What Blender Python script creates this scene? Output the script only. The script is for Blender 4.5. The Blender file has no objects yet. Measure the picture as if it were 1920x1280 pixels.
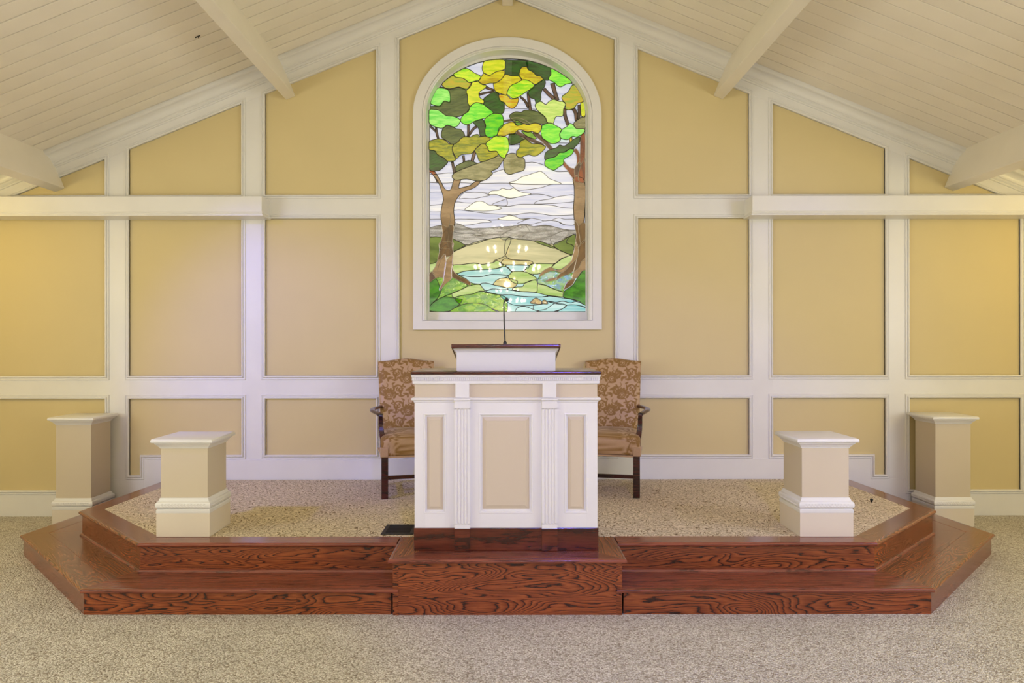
import bpy, bmesh, math, random
import numpy as np
from mathutils import Vector, Matrix, Euler

random.seed(7)
SC = bpy.context.scene
COL = SC.collection
PI = math.pi

# ------------------------------------------------------------------ camera, world, lights, exposure
CAMZ = 1.55
F = 1340.0
PX, PY = 951.0, 640.0          # vanishing point of the photograph
YW = 6.352                     # face of the stiles on the back wall
cam_d = bpy.data.cameras.new('camera')
cam = bpy.data.objects.new('camera', cam_d)
COL.objects.link(cam)
cam_d.sensor_width = 36.0
cam_d.sensor_fit = 'HORIZONTAL'
cam_d.lens = F / 1920 * 36.0
cam_d.shift_x = (960 - PX) / 1920
cam_d.clip_start = 0.05
cam.matrix_world = Matrix.Translation((0, 0, CAMZ)) @ Euler((PI / 2, 0, 0)).to_matrix().to_4x4() @ Matrix.Rotation(-0.0011, 4, 'Z')
SC.camera = cam

w = bpy.data.worlds.new('world')
SC.world = w
w.use_nodes = True
w.node_tree.nodes['Background'].inputs[0].default_value = (0.62, 0.72, 0.9, 1)
w.node_tree.nodes['Background'].inputs[1].default_value = 0.5

SC.view_settings.view_transform = 'Standard'
SC.view_settings.look = 'None'
SC.view_settings.exposure = 0.12
SC.view_settings.gamma = 1.0
SC.view_settings.use_curve_mapping = False
SC.cycles.use_denoising = True
SC.cycles.max_bounces = 8
SC.cycles.diffuse_bounces = 5
SC.cycles.glossy_bounces = 4
SC.cycles.transmission_bounces = 4
SC.cycles.sample_clamp_indirect = 6.0
SC.cycles.caustics_reflective = False
SC.cycles.caustics_refractive = False


def light(name, kind, loc, power, color, size=0.3, target=None, size_y=None, angle=None, blend=0.5):
    d = bpy.data.lights.new(name, kind)
    o = bpy.data.objects.new(name, d)
    COL.objects.link(o)
    o.location = loc
    d.energy = power
    d.color = color
    if kind == 'AREA':
        d.shape = 'RECTANGLE'
        d.size = size
        d.size_y = size_y or size
    else:
        d.shadow_soft_size = size
    if kind == 'SPOT':
        d.spot_size = angle
        d.spot_blend = blend
    if target is not None:
        o.rotation_euler = (Vector(target) - Vector(loc)).to_track_quat('-Z', 'Y').to_euler()
    return o


WARM = (1.0, 0.87, 0.55)
BLUE = (0.12, 0.14, 1.0)
# assumed blue-violet stage track heads under the ceiling, out of the frame
light('assumed_track_spot', 'SPOT', (-3.55, 3.1, 3.15), 270, BLUE, 0.06, (-1.75, 6.35, 0.95), angle=math.radians(52), blend=0.9)
light('assumed_track_spot', 'SPOT', (3.85, 3.1, 3.05), 36, BLUE, 0.06, (1.3, 6.3, 1.0), angle=math.radians(80), blend=0.8)
light('assumed_track_spot', 'SPOT', (0.8, -1.2, 3.6), 430, BLUE, 0.10, (0.95, 4.6, 0.5), angle=math.radians(40), blend=0.6)
# assumed warm lamps near both side walls, out of the frame
light('assumed_side_lamp', 'POINT', (-5.0, 4.9, 2.45), 19, (1.0, 0.74, 0.16), 0.12)
light('assumed_side_lamp', 'POINT', (5.0, 4.9, 2.45), 19, (1.0, 0.74, 0.16), 0.12)
# assumed daylight from the rear, added as a fill light; no doors built
light('rear_fill', 'AREA', (0, -15.6, 1.9), 25, (0.95, 0.97, 1.0), 8.0, (0, 0, 1.9), size_y=2.8)
# added daylight-coloured fill lights at the solid side walls, no windows built
for x in (-5.5, 5.5):
    light('side_fill', 'AREA', (x, 1.2, 1.85), 108 if x < 0 else 120, (0.91, 0.97, 1.0), 3.0, (0, 1.2, 2.1), size_y=1.8)
# added warm fill lights along the side walls, unseen, to brighten the ceiling
for x in (-5.25, 5.25):
    light('ceiling_fill', 'AREA', (x, -0.4, 2.45), 112, (1.0, 0.88, 0.60), 0.25, (x * 0.72, -0.4, 4.0), size_y=9.0)
for x in (-5.25, 5.25):  # added rear pair, brightens the ceiling mirrored in the window
    light('ceiling_fill', 'AREA', (x, -10.2, 2.45), 150, (1.0, 0.93, 0.78), 0.25, (x * 0.72, -10.2, 4.0), size_y=9.0)
# added soft warm fill lights below the ceiling, behind the camera
for x in (-3.0, 3.0):
    for y in (-0.6, -5.0):
        light('overhead_fill', 'AREA', (x, y, 3.4), 8, (1.0, 0.95, 0.84), 1.2, (x, y + 1.2, 0))


# ------------------------------------------------------------------ helpers
def link(name, me, mat=None, parent=None, loc=None, rot=None):
    o = bpy.data.objects.new(name, me)
    COL.objects.link(o)
    if mat is not None:
        if not isinstance(mat, (list, tuple)):
            mat = [mat]
        if len(me.materials) == 0:
            for m in mat:
                me.materials.append(m)
    if parent is not None:
        o.parent = parent
    if loc is not None:
        o.location = loc
    if rot is not None:
        o.rotation_euler = rot
    return o


def thing(name, label, cat, loc=(0, 0, 0), rotz=0.0, group=None):
    o = bpy.data.objects.new(name, None)
    COL.objects.link(o)
    o.empty_display_size = 0.1
    o.location = loc
    o.rotation_euler = (0, 0, rotz)
    o['label'] = label
    o['category'] = cat
    if group:
        o['group'] = group
    return o


def struct(o, label, cat):
    o['kind'] = 'structure'
    o['label'] = label
    o['category'] = cat
    return o


class MB:
    def __init__(self):
        self.v, self.f = [], []

    def add(self, vs, fs):
        n = len(self.v)
        self.v += [tuple(p) for p in vs]
        self.f += [tuple(i + n for i in f) for f in fs]

    def box(self, x0, x1, y0, y1, z0, z1):
        self.add([(x0, y0, z0), (x1, y0, z0), (x1, y1, z0), (x0, y1, z0), (x0, y0, z1), (x1, y0, z1), (x1, y1, z1), (x0, y1, z1)],
                 [(0, 3, 2, 1), (4, 5, 6, 7), (0, 1, 5, 4), (1, 2, 6, 5), (2, 3, 7, 6), (3, 0, 4, 7)])
        return self

    def prism_xz(self, poly, y0, y1):
        """polygon in X-Z extruded from y0 (front) to y1 (back)"""
        n = len(poly)
        vs = [(x, y0, z) for x, z in poly] + [(x, y1, z) for x, z in poly]
        fs = [tuple(range(n)), tuple(reversed(range(n, 2 * n)))]
        for i in range(n):
            j = (i + 1) % n
            fs.append((i, i + n, j + n, j))
        self.add(vs, fs)
        return self

    def prism_xy(self, poly, z0, z1):
        n = len(poly)
        vs = [(x, y, z0) for x, y in poly] + [(x, y, z1) for x, y in poly]
        fs = [tuple(reversed(range(n))), tuple(range(n, 2 * n))]
        for i in range(n):
            j = (i + 1) % n
            fs.append((i, j, j + n, i + n))
        self.add(vs, fs)
        return self

    def prism_yz(self, poly, x0, x1):
        n = len(poly)
        vs = [(x0, y, z) for y, z in poly] + [(x1, y, z) for y, z in poly]
        fs = [tuple(range(n)), tuple(reversed(range(n, 2 * n)))]
        for i in range(n):
            j = (i + 1) % n
            fs.append((i, i + n, j + n, j))
        self.add(vs, fs)
        return self

    def rings(self, rings, closed_ring=True, cap0=False, cap1=False, loop=False):
        """skin consecutive rings (lists of equal length)"""
        m = len(rings[0])
        n0 = len(self.v)
        for r in rings:
            self.v += [tuple(p) for p in r]
        R = len(rings)
        for a in range(R if loop else R - 1):
            b = (a + 1) % R
            for i in range(m if closed_ring else m - 1):
                j = (i + 1) % m
                self.f.append((n0 + a * m + i, n0 + a * m + j, n0 + b * m + j, n0 + b * m + i))
        if cap0:
            self.f.append(tuple(n0 + i for i in reversed(range(m))))
        if cap1:
            self.f.append(tuple(n0 + (R - 1) * m + i for i in range(m)))
        return self

    def rect_lathe(self, prof, hx, hy, cx=0, cy=0):
        """profile of (inset outwards, z) swept round a rectangle, mitred"""
        rings = []
        for d, z in prof:
            rings.append([(cx - hx - d, cy - hy - d, z), (cx + hx + d, cy - hy - d, z), (cx + hx + d, cy + hy + d, z), (cx - hx - d, cy + hy + d, z)])
        return self.rings(rings, cap0=True, cap1=True)

    def lathe(self, prof, c=(0, 0), n=20, cap=True):
        rings = [[(c[0] + r * math.cos(2 * PI * i / n), c[1] + r * math.sin(2 * PI * i / n), z) for i in range(n)] for r, z in prof]
        return self.rings(rings, cap0=cap, cap1=cap)

    def tube(self, pts, rad, n=8, cap=True):
        pts = [Vector(p) for p in pts]
        rads = rad if isinstance(rad, (list, tuple)) else [rad] * len(pts)
        rings = []
        up = None
        for i, p in enumerate(pts):
            t = (pts[min(i + 1, len(pts) - 1)] - pts[max(i - 1, 0)]).normalized()
            if up is None:
                up = Vector((0, 0, 1)) if abs(t.z) < 0.9 else Vector((1, 0, 0))
            a = t.cross(up).normalized()
            up = a.cross(t).normalized()
            rings.append([p + (a * math.cos(2 * PI * k / n) + up * math.sin(2 * PI * k / n)) * rads[i] for k in range(n)])
        return self.rings(rings, cap0=cap, cap1=cap)

    def mesh(self, name, smooth=False, fix=True):
        me = bpy.data.meshes.new(name)
        me.from_pydata(self.v, [], self.f)
        me.update()
        if fix:
            bm = bmesh.new()
            bm.from_mesh(me)
            bmesh.ops.recalc_face_normals(bm, faces=bm.faces)
            bm.to_mesh(me)
            bm.free()
        if smooth:
            me.shade_smooth()
        return me

    def obj(self, name, mat, parent=None, bevel=0.0, seg=2, smooth=False, loc=None, rot=None, angle=None, fix=True):
        me = self.mesh(name, smooth, fix)
        o = link(name, me, mat, parent, loc, rot)
        if bevel:
            m = o.modifiers.new('edge', 'BEVEL')
            m.width = bevel
            m.segments = seg
            m.limit_method = 'ANGLE'
            m.angle_limit = math.radians(30)
        if angle:
            me.set_sharp_from_angle(angle=math.radians(angle))
        return o


def miter(pts, d, closed=True, lim=3.0):
    """offset a polyline to its left (CCW polygon: positive d grows inwards, so pass CW or negate)"""
    n = len(pts)
    out = []
    for i in range(n):
        p = Vector(pts[i])
        a = Vector(pts[(i - 1) % n]) if (closed or i > 0) else None
        b = Vector(pts[(i + 1) % n]) if (closed or i < n - 1) else None
        n1 = n2 = None
        if a is not None:
            t = (p - a).normalized()
            n1 = Vector((-t.y, t.x))
        if b is not None:
            t = (b - p).normalized()
            n2 = Vector((-t.y, t.x))
        if n1 is None:
            m, k = n2, 1.0
        elif n2 is None:
            m, k = n1, 1.0
        else:
            m = (n1 + n2)
            if m.length < 1e-6:
                m = n1.copy()
            m.normalize()
            k = min(lim, 1.0 / max(0.05, m.dot(n1)))
        out.append(tuple(p + m * (d * k)))
    return out


def area2(p):
    return sum(p[i][0] * p[(i + 1) % len(p)][1] - p[(i + 1) % len(p)][0] * p[i][1] for i in range(len(p)))


def ccw(p):
    return list(p) if area2(p) > 0 else list(reversed(p))


def frame_mesh(poly, prof, y_face):
    """moulding around the X-Z polygon; prof: (outward offset, proud of y_face towards the room)"""
    P = ccw(poly)
    rings = []
    for off, pr in prof:
        q = miter(P, -off)
        rings.append([(x, y_face - pr, z) for x, z in q])
    mb = MB()
    mb.rings(rings)
    return mb


def catmull(p, n=5, closed=True):
    out = []
    N = len(p)
    rng = range(N) if closed else range(N - 1)
    for i in rng:
        if closed:
            a, b, c, d = p[(i - 1) % N], p[i], p[(i + 1) % N], p[(i + 2) % N]
        else:
            a, b, c, d = p[max(i - 1, 0)], p[i], p[i + 1], p[min(i + 2, N - 1)]
        for k in range(n):
            t = k / n
            t2, t3 = t * t, t * t * t
            out.append(tuple(0.5 * (2 * b[j] + (c[j] - a[j]) * t + (2 * a[j] - 5 * b[j] + 4 * c[j] - d[j]) * t2 + (3 * b[j] - a[j] - 3 * c[j] + d[j]) * t3) for j in range(2)))
    if not closed:
        out.append(tuple(p[-1]))
    return out


def s2l(c):
    """sRGB 0..255 to linear"""
    out = []
    for v in c:
        v = v / 255.0
        out.append(v / 12.92 if v <= 0.04045 else ((v + 0.055) / 1.055) ** 2.4)
    return tuple(out) + (1.0,)


# ------------------------------------------------------------------ materials
def new_mat(name):
    m = bpy.data.materials.new(name)
    m.use_nodes = True
    nt = m.node_tree
    b = nt.nodes['Principled BSDF']
    return m, nt, b


def N(nt, t, **kw):
    n = nt.nodes.new(t)
    for k, v in kw.items():
        setattr(n, k, v)
    return n


def ramp(nt, stops, interp='LINEAR'):
    r = N(nt, 'ShaderNodeValToRGB')
    r.color_ramp.interpolation = interp
    el = r.color_ramp.elements
    while len(el) < len(stops):
        el.new(0.5)
    for e, (p, c) in zip(el, stops):
        e.position = p
        e.color = c
    return r


def coords(nt, scale=(1, 1, 1), rnd=0.0, src='Object'):
    tc = N(nt, 'ShaderNodeTexCoord')
    mp = N(nt, 'ShaderNodeMapping')
    mp.inputs['Scale'].default_value = scale
    nt.links.new(tc.outputs[src], mp.inputs['Vector'])
    if rnd:
        oi = N(nt, 'ShaderNodeObjectInfo')
        mu = N(nt, 'ShaderNodeMath', operation='MULTIPLY')
        mu.inputs[1].default_value = rnd
        nt.links.new(oi.outputs['Random'], mu.inputs[0])
        cb = N(nt, 'ShaderNodeCombineXYZ')
        for i in range(3):
            nt.links.new(mu.outputs[0], cb.inputs[i])
        nt.links.new(cb.outputs[0], mp.inputs['Location'])
    return mp.outputs['Vector']


def noise(nt, vec, scale, detail=3.0, rough=0.5, dist=0.0):
    n = N(nt, 'ShaderNodeTexNoise')
    n.inputs['Scale'].default_value = scale
    n.inputs['Detail'].default_value = detail
    n.inputs['Roughness'].default_value = rough
    n.inputs['Distortion'].default_value = dist
    nt.links.new(vec, n.inputs['Vector'])
    return n


def bump(nt, b, height, strength, dist=0.01):
    bp = N(nt, 'ShaderNodeBump')
    bp.inputs['Strength'].default_value = strength
    bp.inputs['Distance'].default_value = dist
    nt.links.new(height, bp.inputs['Height'])
    nt.links.new(bp.outputs['Normal'], b.inputs['Normal'])


def mix(nt, fac, a, b, mode='MIX'):
    m = N(nt, 'ShaderNodeMix', data_type='RGBA', blend_type=mode)
    if isinstance(fac, (int, float)):
        m.inputs[0].default_value = fac
    else:
        nt.links.new(fac, m.inputs[0])
    for i, x in ((6, a), (7, b)):
        if isinstance(x, tuple):
            m.inputs[i].default_value = x
        else:
            nt.links.new(x, m.inputs[i])
    return m.outputs[2]


def paint(name, rgb, rough=0.45, var=0.03, rand=0.0, bump_s=0.03):
    m, nt, b = new_mat(name)
    v = coords(nt, (1, 1, 1), 3.0)
    n = noise(nt, v, 2.5, 4.0)
    c0 = s2l(rgb)
    dark = tuple(x * (1 - var * 2) for x in c0[:3]) + (1,)
    r = ramp(nt, [(0.3, dark), (0.7, c0)])
    nt.links.new(n.outputs['Fac'], r.inputs[0])
    col = r.outputs[0]
    if rand:
        oi = N(nt, 'ShaderNodeObjectInfo')
        rr = ramp(nt, [(0.0, (1 - rand, 1 - rand, 1 - rand, 1)), (1.0, (1, 1, 1, 1))])
        nt.links.new(oi.outputs['Random'], rr.inputs[0])
        col = mix(nt, 1.0, col, rr.outputs[0], 'MULTIPLY')
    nt.links.new(col, b.inputs['Base Color'])
    b.inputs['Roughness'].default_value = rough
    n2 = noise(nt, v, 160.0, 2.0)
    bump(nt, b, n2.outputs['Fac'], bump_s, 0.002)
    return m


M = {}
M['trim'] = paint('white_trim_paint', (230, 229, 225), 0.32)
M['wall'] = paint('tan_wall_paint', (211, 194, 144), 0.55, 0.015)
M['panel_paint'] = paint('beige_panel_paint', (205, 192, 167), 0.42, 0.015)
M['plank'] = paint('ceiling_plank_paint', (246, 239, 224), 0.5, 0.03, 0.05)
M['beam'] = paint('beam_paint', (240, 233, 216), 0.45)
M['room'] = paint('room_wall_paint', (226, 220, 206), 0.6)
M['gap'] = paint('dark_gap', (38, 30, 20), 0.9)
M['lower_paint'] = paint('pale_pedestal_paint', (220, 209, 190), 0.4)


def oak(name, base, mid, dark, rings=11.0, rough=0.22, contrast=1.0, zoom=1.0, along=1.1, across=6.5):
    """grain runs along local X"""
    m, nt, b = new_mat(name)
    v = coords(nt, (along * zoom, across * zoom, across * zoom), 37.0)
    n1 = noise(nt, v, 1.0, 1.5, 0.45, 0.35)
    mu = N(nt, 'ShaderNodeMath', operation='MULTIPLY')
    mu.inputs[1].default_value = rings
    nt.links.new(n1.outputs['Fac'], mu.inputs[0])
    vj = coords(nt, (9, 60, 60), 11.0)
    nj = noise(nt, vj, 1.0, 3.0, 0.6)
    jm = N(nt, 'ShaderNodeMath', operation='MULTIPLY_ADD')
    jm.inputs[1].default_value = 1.0
    nt.links.new(nj.outputs['Fac'], jm.inputs[0])
    nt.links.new(mu.outputs[0], jm.inputs[2])
    fr = N(nt, 'ShaderNodeMath', operation='FRACT')
    nt.links.new(jm.outputs[0], fr.inputs[0])
    r = ramp(nt, [(0.0, s2l(dark)), (0.16 * contrast + 0.02, s2l(dark)), (0.30 * contrast + 0.08, s2l(mid)), (0.8, s2l(base)), (0.97, s2l(mid)), (1.0, s2l(dark))])
    nt.links.new(fr.outputs[0], r.inputs[0])
    v2 = coords(nt, (7, 330, 330), 5.0)
    n2 = noise(nt, v2, 1.0, 2.0, 0.6)
    r2 = ramp(nt, [(0.30, (0.55, 0.5, 0.47, 1)), (0.55, (1, 1, 1, 1))])
    nt.links.new(n2.outputs['Fac'], r2.inputs[0])
    n3 = noise(nt, coords(nt, (1.4, 2.5, 2.5), 9.0), 1.0, 2.0)
    r3 = ramp(nt, [(0.3, (0.78, 0.74, 0.72, 1)), (0.7, (1.08, 1.05, 1.0, 1))])
    nt.links.new(n3.outputs['Fac'], r3.inputs[0])
    c = mix(nt, 0.8, r.outputs[0], r2.outputs[0], 'MULTIPLY')
    c = mix(nt, 1.0, c, r3.outputs[0], 'MULTIPLY')
    nt.links.new(c, b.inputs['Base Color'])
    b.inputs['Roughness'].default_value = rough
    b.inputs['Coat Weight'].default_value = 0.35
    b.inputs['Coat Roughness'].default_value = 0.16
    bump(nt, b, n2.outputs['Fac'], 0.12, 0.002)
    return m


M['oak_riser'] = oak('oak_riser', (152, 82, 42), (124, 60, 30), (50, 22, 13), 30.0, 0.26, 0.45, 1.0, 1.3, 8.0)
M['oak_tread'] = oak('oak_tread', (152, 86, 64), (130, 70, 50), (82, 40, 30), 22.0, 0.22, 0.36, 1.0, 0.5, 13.0)
M['oak_side'] = oak('oak_side_tread', (160, 102, 66), (134, 80, 50), (80, 42, 26), 30.0, 0.26, 0.42, 1.0, 0.8, 8.0)
M['oak_nose'] = oak('oak_nosing', (146, 80, 58), (130, 66, 48), (92, 44, 32), 9.0, 0.18, 0.4, 1.0, 0.5, 12.0)
M['mahogany'] = oak('mahogany', (104, 44, 26), (86, 33, 18), (56, 18, 10), 5.0, 0.22, 0.6, 0.8)
M['chair_wood'] = oak('chair_wood', (76, 30, 23), (60, 22, 17), (38, 11, 9), 3.0, 0.22, 0.5, 1.5)


def carpet_floor():
    m, nt, b = new_mat('beige_loop_carpet')
    v = coords(nt)
    n0 = noise(nt, v, 45.0, 2.0, 0.6)
    vo = N(nt, 'ShaderNodeTexVoronoi')
    vo.inputs['Scale'].default_value = 115.0
    va = N(nt, 'ShaderNodeMix', data_type='VECTOR')
    va.inputs[0].default_value = 0.010
    nt.links.new(v, va.inputs[4])
    nt.links.new(n0.outputs['Color'], va.inputs[5])
    nt.links.new(va.outputs[1], vo.inputs['Vector'])
    sep = N(nt, 'ShaderNodeSeparateColor')
    nt.links.new(vo.outputs['Color'], sep.inputs[0])
    r = ramp(nt, [(0.0, s2l((176, 164, 150))), (0.25, s2l((214, 209, 198))), (0.6, s2l((234, 230, 220))), (1.0, s2l((248, 245, 238)))])
    nt.links.new(sep.outputs[0], r.inputs[0])
    rd = ramp(nt, [(0.2, (1, 1, 1, 1)), (0.75, (0.55, 0.52, 0.48, 1))])
    nt.links.new(vo.outputs['Distance'], rd.inputs[0])
    c = mix(nt, 1.0, r.outputs[0], rd.outputs[0], 'MULTIPLY')
    nb = noise(nt, v, 3.0, 3.0)
    rb = ramp(nt, [(0.3, (0.9, 0.9, 0.9, 1)), (0.7, (1.05, 1.05, 1.05, 1))])
    nt.links.new(nb.outputs['Fac'], rb.inputs[0])
    c = mix(nt, 1.0, c, rb.outputs[0], 'MULTIPLY')
    nt.links.new(c, b.inputs['Base Color'])
    b.inputs['Roughness'].default_value = 0.95
    b.inputs['Specular IOR Level'].default_value = 0.1
    inv = N(nt, 'ShaderNodeMath', operation='SUBTRACT')
    inv.inputs[0].default_value = 1.0
    nt.links.new(vo.outputs['Distance'], inv.inputs[1])
    bump(nt, b, inv.outputs[0], 0.8, 0.008)
    return m


def carpet_stage():
    m, nt, b = new_mat('patterned_stage_carpet')
    v = coords(nt)
    n0 = noise(nt, v, 13.0, 1.0, 0.4, 0.6)
    mu = N(nt, 'ShaderNodeMath', operation='MULTIPLY')
    mu.inputs[1].default_value = 15.0
    nt.links.new(n0.outputs['Fac'], mu.inputs[0])
    pp = N(nt, 'ShaderNodeMath', operation='PINGPONG')
    pp.inputs[1].default_value = 0.5
    nt.links.new(mu.outputs[0], pp.inputs[0])
    n1 = noise(nt, v, 52.0, 2.0, 0.6)
    ad = N(nt, 'ShaderNodeMath', operation='MULTIPLY_ADD')
    ad.inputs[1].default_value = 0.9
    nt.links.new(n1.outputs['Fac'], ad.inputs[0])
    nt.links.new(pp.outputs[0], ad.inputs[2])
    r = ramp(nt, [(0.46, s2l((116, 98, 72))), (0.54, s2l((166, 146, 114))), (0.62, s2l((226, 210, 178))), (0.9, s2l((244, 232, 206)))])
    nt.links.new(ad.outputs[0], r.inputs[0])
    n2 = noise(nt, v, 220.0, 2.0, 0.7)
    r2 = ramp(nt, [(0.3, (0.7, 0.68, 0.64, 1)), (0.65, (1.05, 1.05, 1.05, 1))])
    nt.links.new(n2.outputs['Fac'], r2.inputs[0])
    c = mix(nt, 1.0, r.outputs[0], r2.outputs[0], 'MULTIPLY')
    nt.links.new(c, b.inputs['Base Color'])
    b.inputs['Roughness'].default_value = 0.95
    b.inputs['Specular IOR Level'].default_value = 0.1
    bump(nt, b, n2.outputs['Fac'], 0.7, 0.005)
    return m


M['floor'] = carpet_floor()
M['stage_carpet'] = carpet_stage()


def simple(name, rgb, rough=0.4, metal=0.0, emit=None, es=0.0):
    m, nt, b = new_mat(name)
    v = coords(nt)
    n = noise(nt, v, 30.0, 2.0)
    c0 = s2l(rgb)
    r = ramp(nt, [(0.3, tuple(x * 0.88 for x in c0[:3]) + (1,)), (0.7, c0)])
    nt.links.new(n.outputs['Fac'], r.inputs[0])
    nt.links.new(r.outputs[0], b.inputs['Base Color'])
    b.inputs['Roughness'].default_value = rough
    b.inputs['Metallic'].default_value = metal
    if emit:
        b.inputs['Emission Color'].default_value = emit
        b.inputs['Emission Strength'].default_value = es
    return m


M['black'] = simple('black_plastic', (14, 14, 15), 0.35)
M['vent'] = simple('black_register_metal', (26, 27, 30), 0.4, 0.3)
M['lead'] = simple('lead_came', (70, 68, 62), 0.35, 0.7)
M['lead_light'] = simple('lead_came_grey', (128, 126, 118), 0.4, 0.3)
M['solder'] = simple('silver_solder', (190, 180, 165), 0.3, 0.85)
M['brass'] = simple('brass', (200, 160, 84), 0.25, 1.0)
M['candle'] = simple('candle_sleeve', (240, 232, 214), 0.5)
M['bulb'] = simple('flame_bulb', (255, 240, 210), 0.2, 0.0, (1.0, 0.86, 0.6, 1), 110.0)


def glass(name, a, bcol, streak=(9, 44), rough=0.025, es=0.8, angle=0.0, pits=0.0):
    """backlit coloured art glass: streaks of two colours"""
    m, nt, b = new_mat(name)
    tc = N(nt, 'ShaderNodeTexCoord')
    oi = N(nt, 'ShaderNodeObjectInfo')
    mp = N(nt, 'ShaderNodeMapping')
    nt.links.new(tc.outputs['Object'], mp.inputs['Vector'])
    rr = N(nt, 'ShaderNodeMath', operation='MULTIPLY')
    rr.inputs[1].default_value = 40.0
    nt.links.new(oi.outputs['Random'], rr.inputs[0])
    cb = N(nt, 'ShaderNodeCombineXYZ')
    for i in range(3):
        nt.links.new(rr.outputs[0], cb.inputs[i])
    nt.links.new(cb.outputs[0], mp.inputs['Location'])
    ra = N(nt, 'ShaderNodeMath', operation='MULTIPLY_ADD')
    ra.inputs[1].default_value = 1.0 if angle == 0.0 else 0.0
    ra.inputs[2].default_value = angle
    nt.links.new(oi.outputs['Random'], ra.inputs[0])
    cr = N(nt, 'ShaderNodeCombineXYZ')
    nt.links.new(ra.outputs[0], cr.inputs[1])
    nt.links.new(cr.outputs[0], mp.inputs['Rotation'])
    mp.inputs['Scale'].default_value = (streak[0], 1, streak[1])
    n = noise(nt, mp.outputs[0], 1.0, 3.0, 0.6, 0.4)
    r = ramp(nt, [(0.36, s2l(a)), (0.62, s2l(bcol))])
    nt.links.new(n.outputs['Fac'], r.inputs[0])
    c = r.outputs[0]
    if pits:
        n2 = noise(nt, tc.outputs['Object'], 160.0, 2.0, 0.7)
        r2 = ramp(nt, [(0.35, (1 - pits, 1 - pits, 1 - pits, 1)), (0.62, (1.1, 1.1, 1.1, 1))])
        nt.links.new(n2.outputs['Fac'], r2.inputs[0])
        c = mix(nt, 1.0, c, r2.outputs[0], 'MULTIPLY')
        bump(nt, b, n2.outputs['Fac'], 0.2, 0.003)
    dk = mix(nt, 1.0, c, (0.35, 0.35, 0.35, 1), 'MULTIPLY')
    nt.links.new(dk, b.inputs['Base Color'])
    nt.links.new(c, b.inputs['Emission Color'])
    b.inputs['Emission Strength'].default_value = es
    b.inputs['Roughness'].default_value = rough
    b.inputs['IOR'].default_value = 1.7
    b.inputs['Specular IOR Level'].default_value = 1.0
    return m


G = {
    'lime': glass('glass_lime', (120, 205, 10), (205, 225, 40)),
    'green': glass('glass_green', (70, 205, 30), (150, 230, 60)),
    'mint': glass('glass_mint', (96, 210, 70), (160, 232, 110)),
    'vivid': glass('glass_vivid_green', (0, 178, 10), (120, 210, 20)),
    'gold': glass('glass_gold', (170, 146, 0), (206, 198, 20)),
    'olive': glass('glass_olive', (104, 118, 4), (168, 160, 20)),
    'ochre': glass('glass_ochre', (140, 166, 40), (190, 164, 40)),
    'yellow': glass('glass_yellow_green', (176, 198, 6), (214, 214, 40)),
    'pale': glass('glass_pale_green', (170, 205, 90), (205, 222, 120)),
    'dark': glass('glass_dark_green', (6, 46, 6), (30, 88, 16)),
    'moss': glass('glass_moss', (46, 66, 18), (88, 102, 46)),
    'drab': glass('glass_drab', (112, 110, 66), (150, 144, 98)),
    'orange': glass('glass_orange', (196, 140, 10), (200, 190, 30)),
    'sky': glass('glass_sky', (186, 190, 214), (214, 214, 226), (2, 24), angle=0.02),
    'sky2': glass('glass_sky_pale', (206, 208, 222), (232, 230, 228), (2, 24), angle=0.02),
    'cloud': glass('glass_cloud', (240, 236, 216), (250, 248, 230), (2, 10), angle=0.02),
    'stone': glass('glass_grey_hill', (96, 94, 88), (172, 170, 164), (6, 40), 0.12, pits=0.45),
    'hill': glass('glass_hill_green', (70, 92, 26), (108, 128, 52), (3, 12), angle=0.02),
    'meadow': glass('glass_meadow', (176, 172, 128), (204, 196, 150), (2, 14), angle=0.02),
    'bank': glass('glass_bank', (150, 186, 96), (190, 206, 140), (3, 12)),
    'tanbank': glass('glass_tan_bank', (188, 172, 112), (208, 204, 150), (4, 20)),
    'grass': glass('glass_grass', (56, 130, 10), (120, 170, 30), (14, 26), pits=0.2),
    'deepgrass': glass('glass_deep_grass', (6, 92, 6), (60, 138, 20), (12, 26)),
    'water': glass('glass_water', (150, 204, 200), (186, 220, 216), (2, 30), angle=0.02),
    'water2': glass('glass_water_blue', (104, 184, 186), (160, 206, 204), (2, 26), angle=0.02),
    'bark': glass('glass_bark', (120, 92, 58), (150, 120, 82), (4, 14)),
    'darkbark': glass('glass_dark_bark', (74, 52, 26), (112, 80, 42), (10, 3)),
    'redbark': glass('glass_red_bark', (70, 24, 6), (146, 66, 20), (16, 4)),
    'twig': glass('glass_twig', (44, 20, 14), (92, 60, 44), (10, 10)),
    'rock': glass('glass_rock', (120, 96, 34), (168, 146, 70), (20, 20), pits=0.3),
}


def fabric():
    m, nt, b = new_mat('gold_damask')
    at = N(nt, 'ShaderNodeAttribute', attribute_name='damask')
    v = coords(nt)
    n = noise(nt, v, 260.0, 2.0, 0.6)
    r = ramp(nt, [(0.3, (0.82, 0.82, 0.82, 1)), (0.7, (1.06, 1.06, 1.06, 1))])
    nt.links.new(n.outputs['Fac'], r.inputs[0])
    c = mix(nt, at.outputs['Fac'], s2l((186, 152, 112)), s2l((140, 102, 40)))
    c = mix(nt, 1.0, c, r.outputs[0], 'MULTIPLY')
    nt.links.new(c, b.inputs['Base Color'])
    mr = N(nt, 'ShaderNodeMapRange')
    mr.inputs[3].default_value = 0.42
    mr.inputs[4].default_value = 0.62
    nt.links.new(at.outputs['Fac'], mr.inputs[0])
    nt.links.new(mr.outputs[0], b.inputs['Roughness'])
    b.inputs['Sheen Weight'].default_value = 0.15
    bump(nt, b, n.outputs['Fac'], 0.15, 0.002)
    return m


M['fabric'] = fabric()

# ------------------------------------------------------------------ pixel frame helpers
K = YW / F


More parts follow.
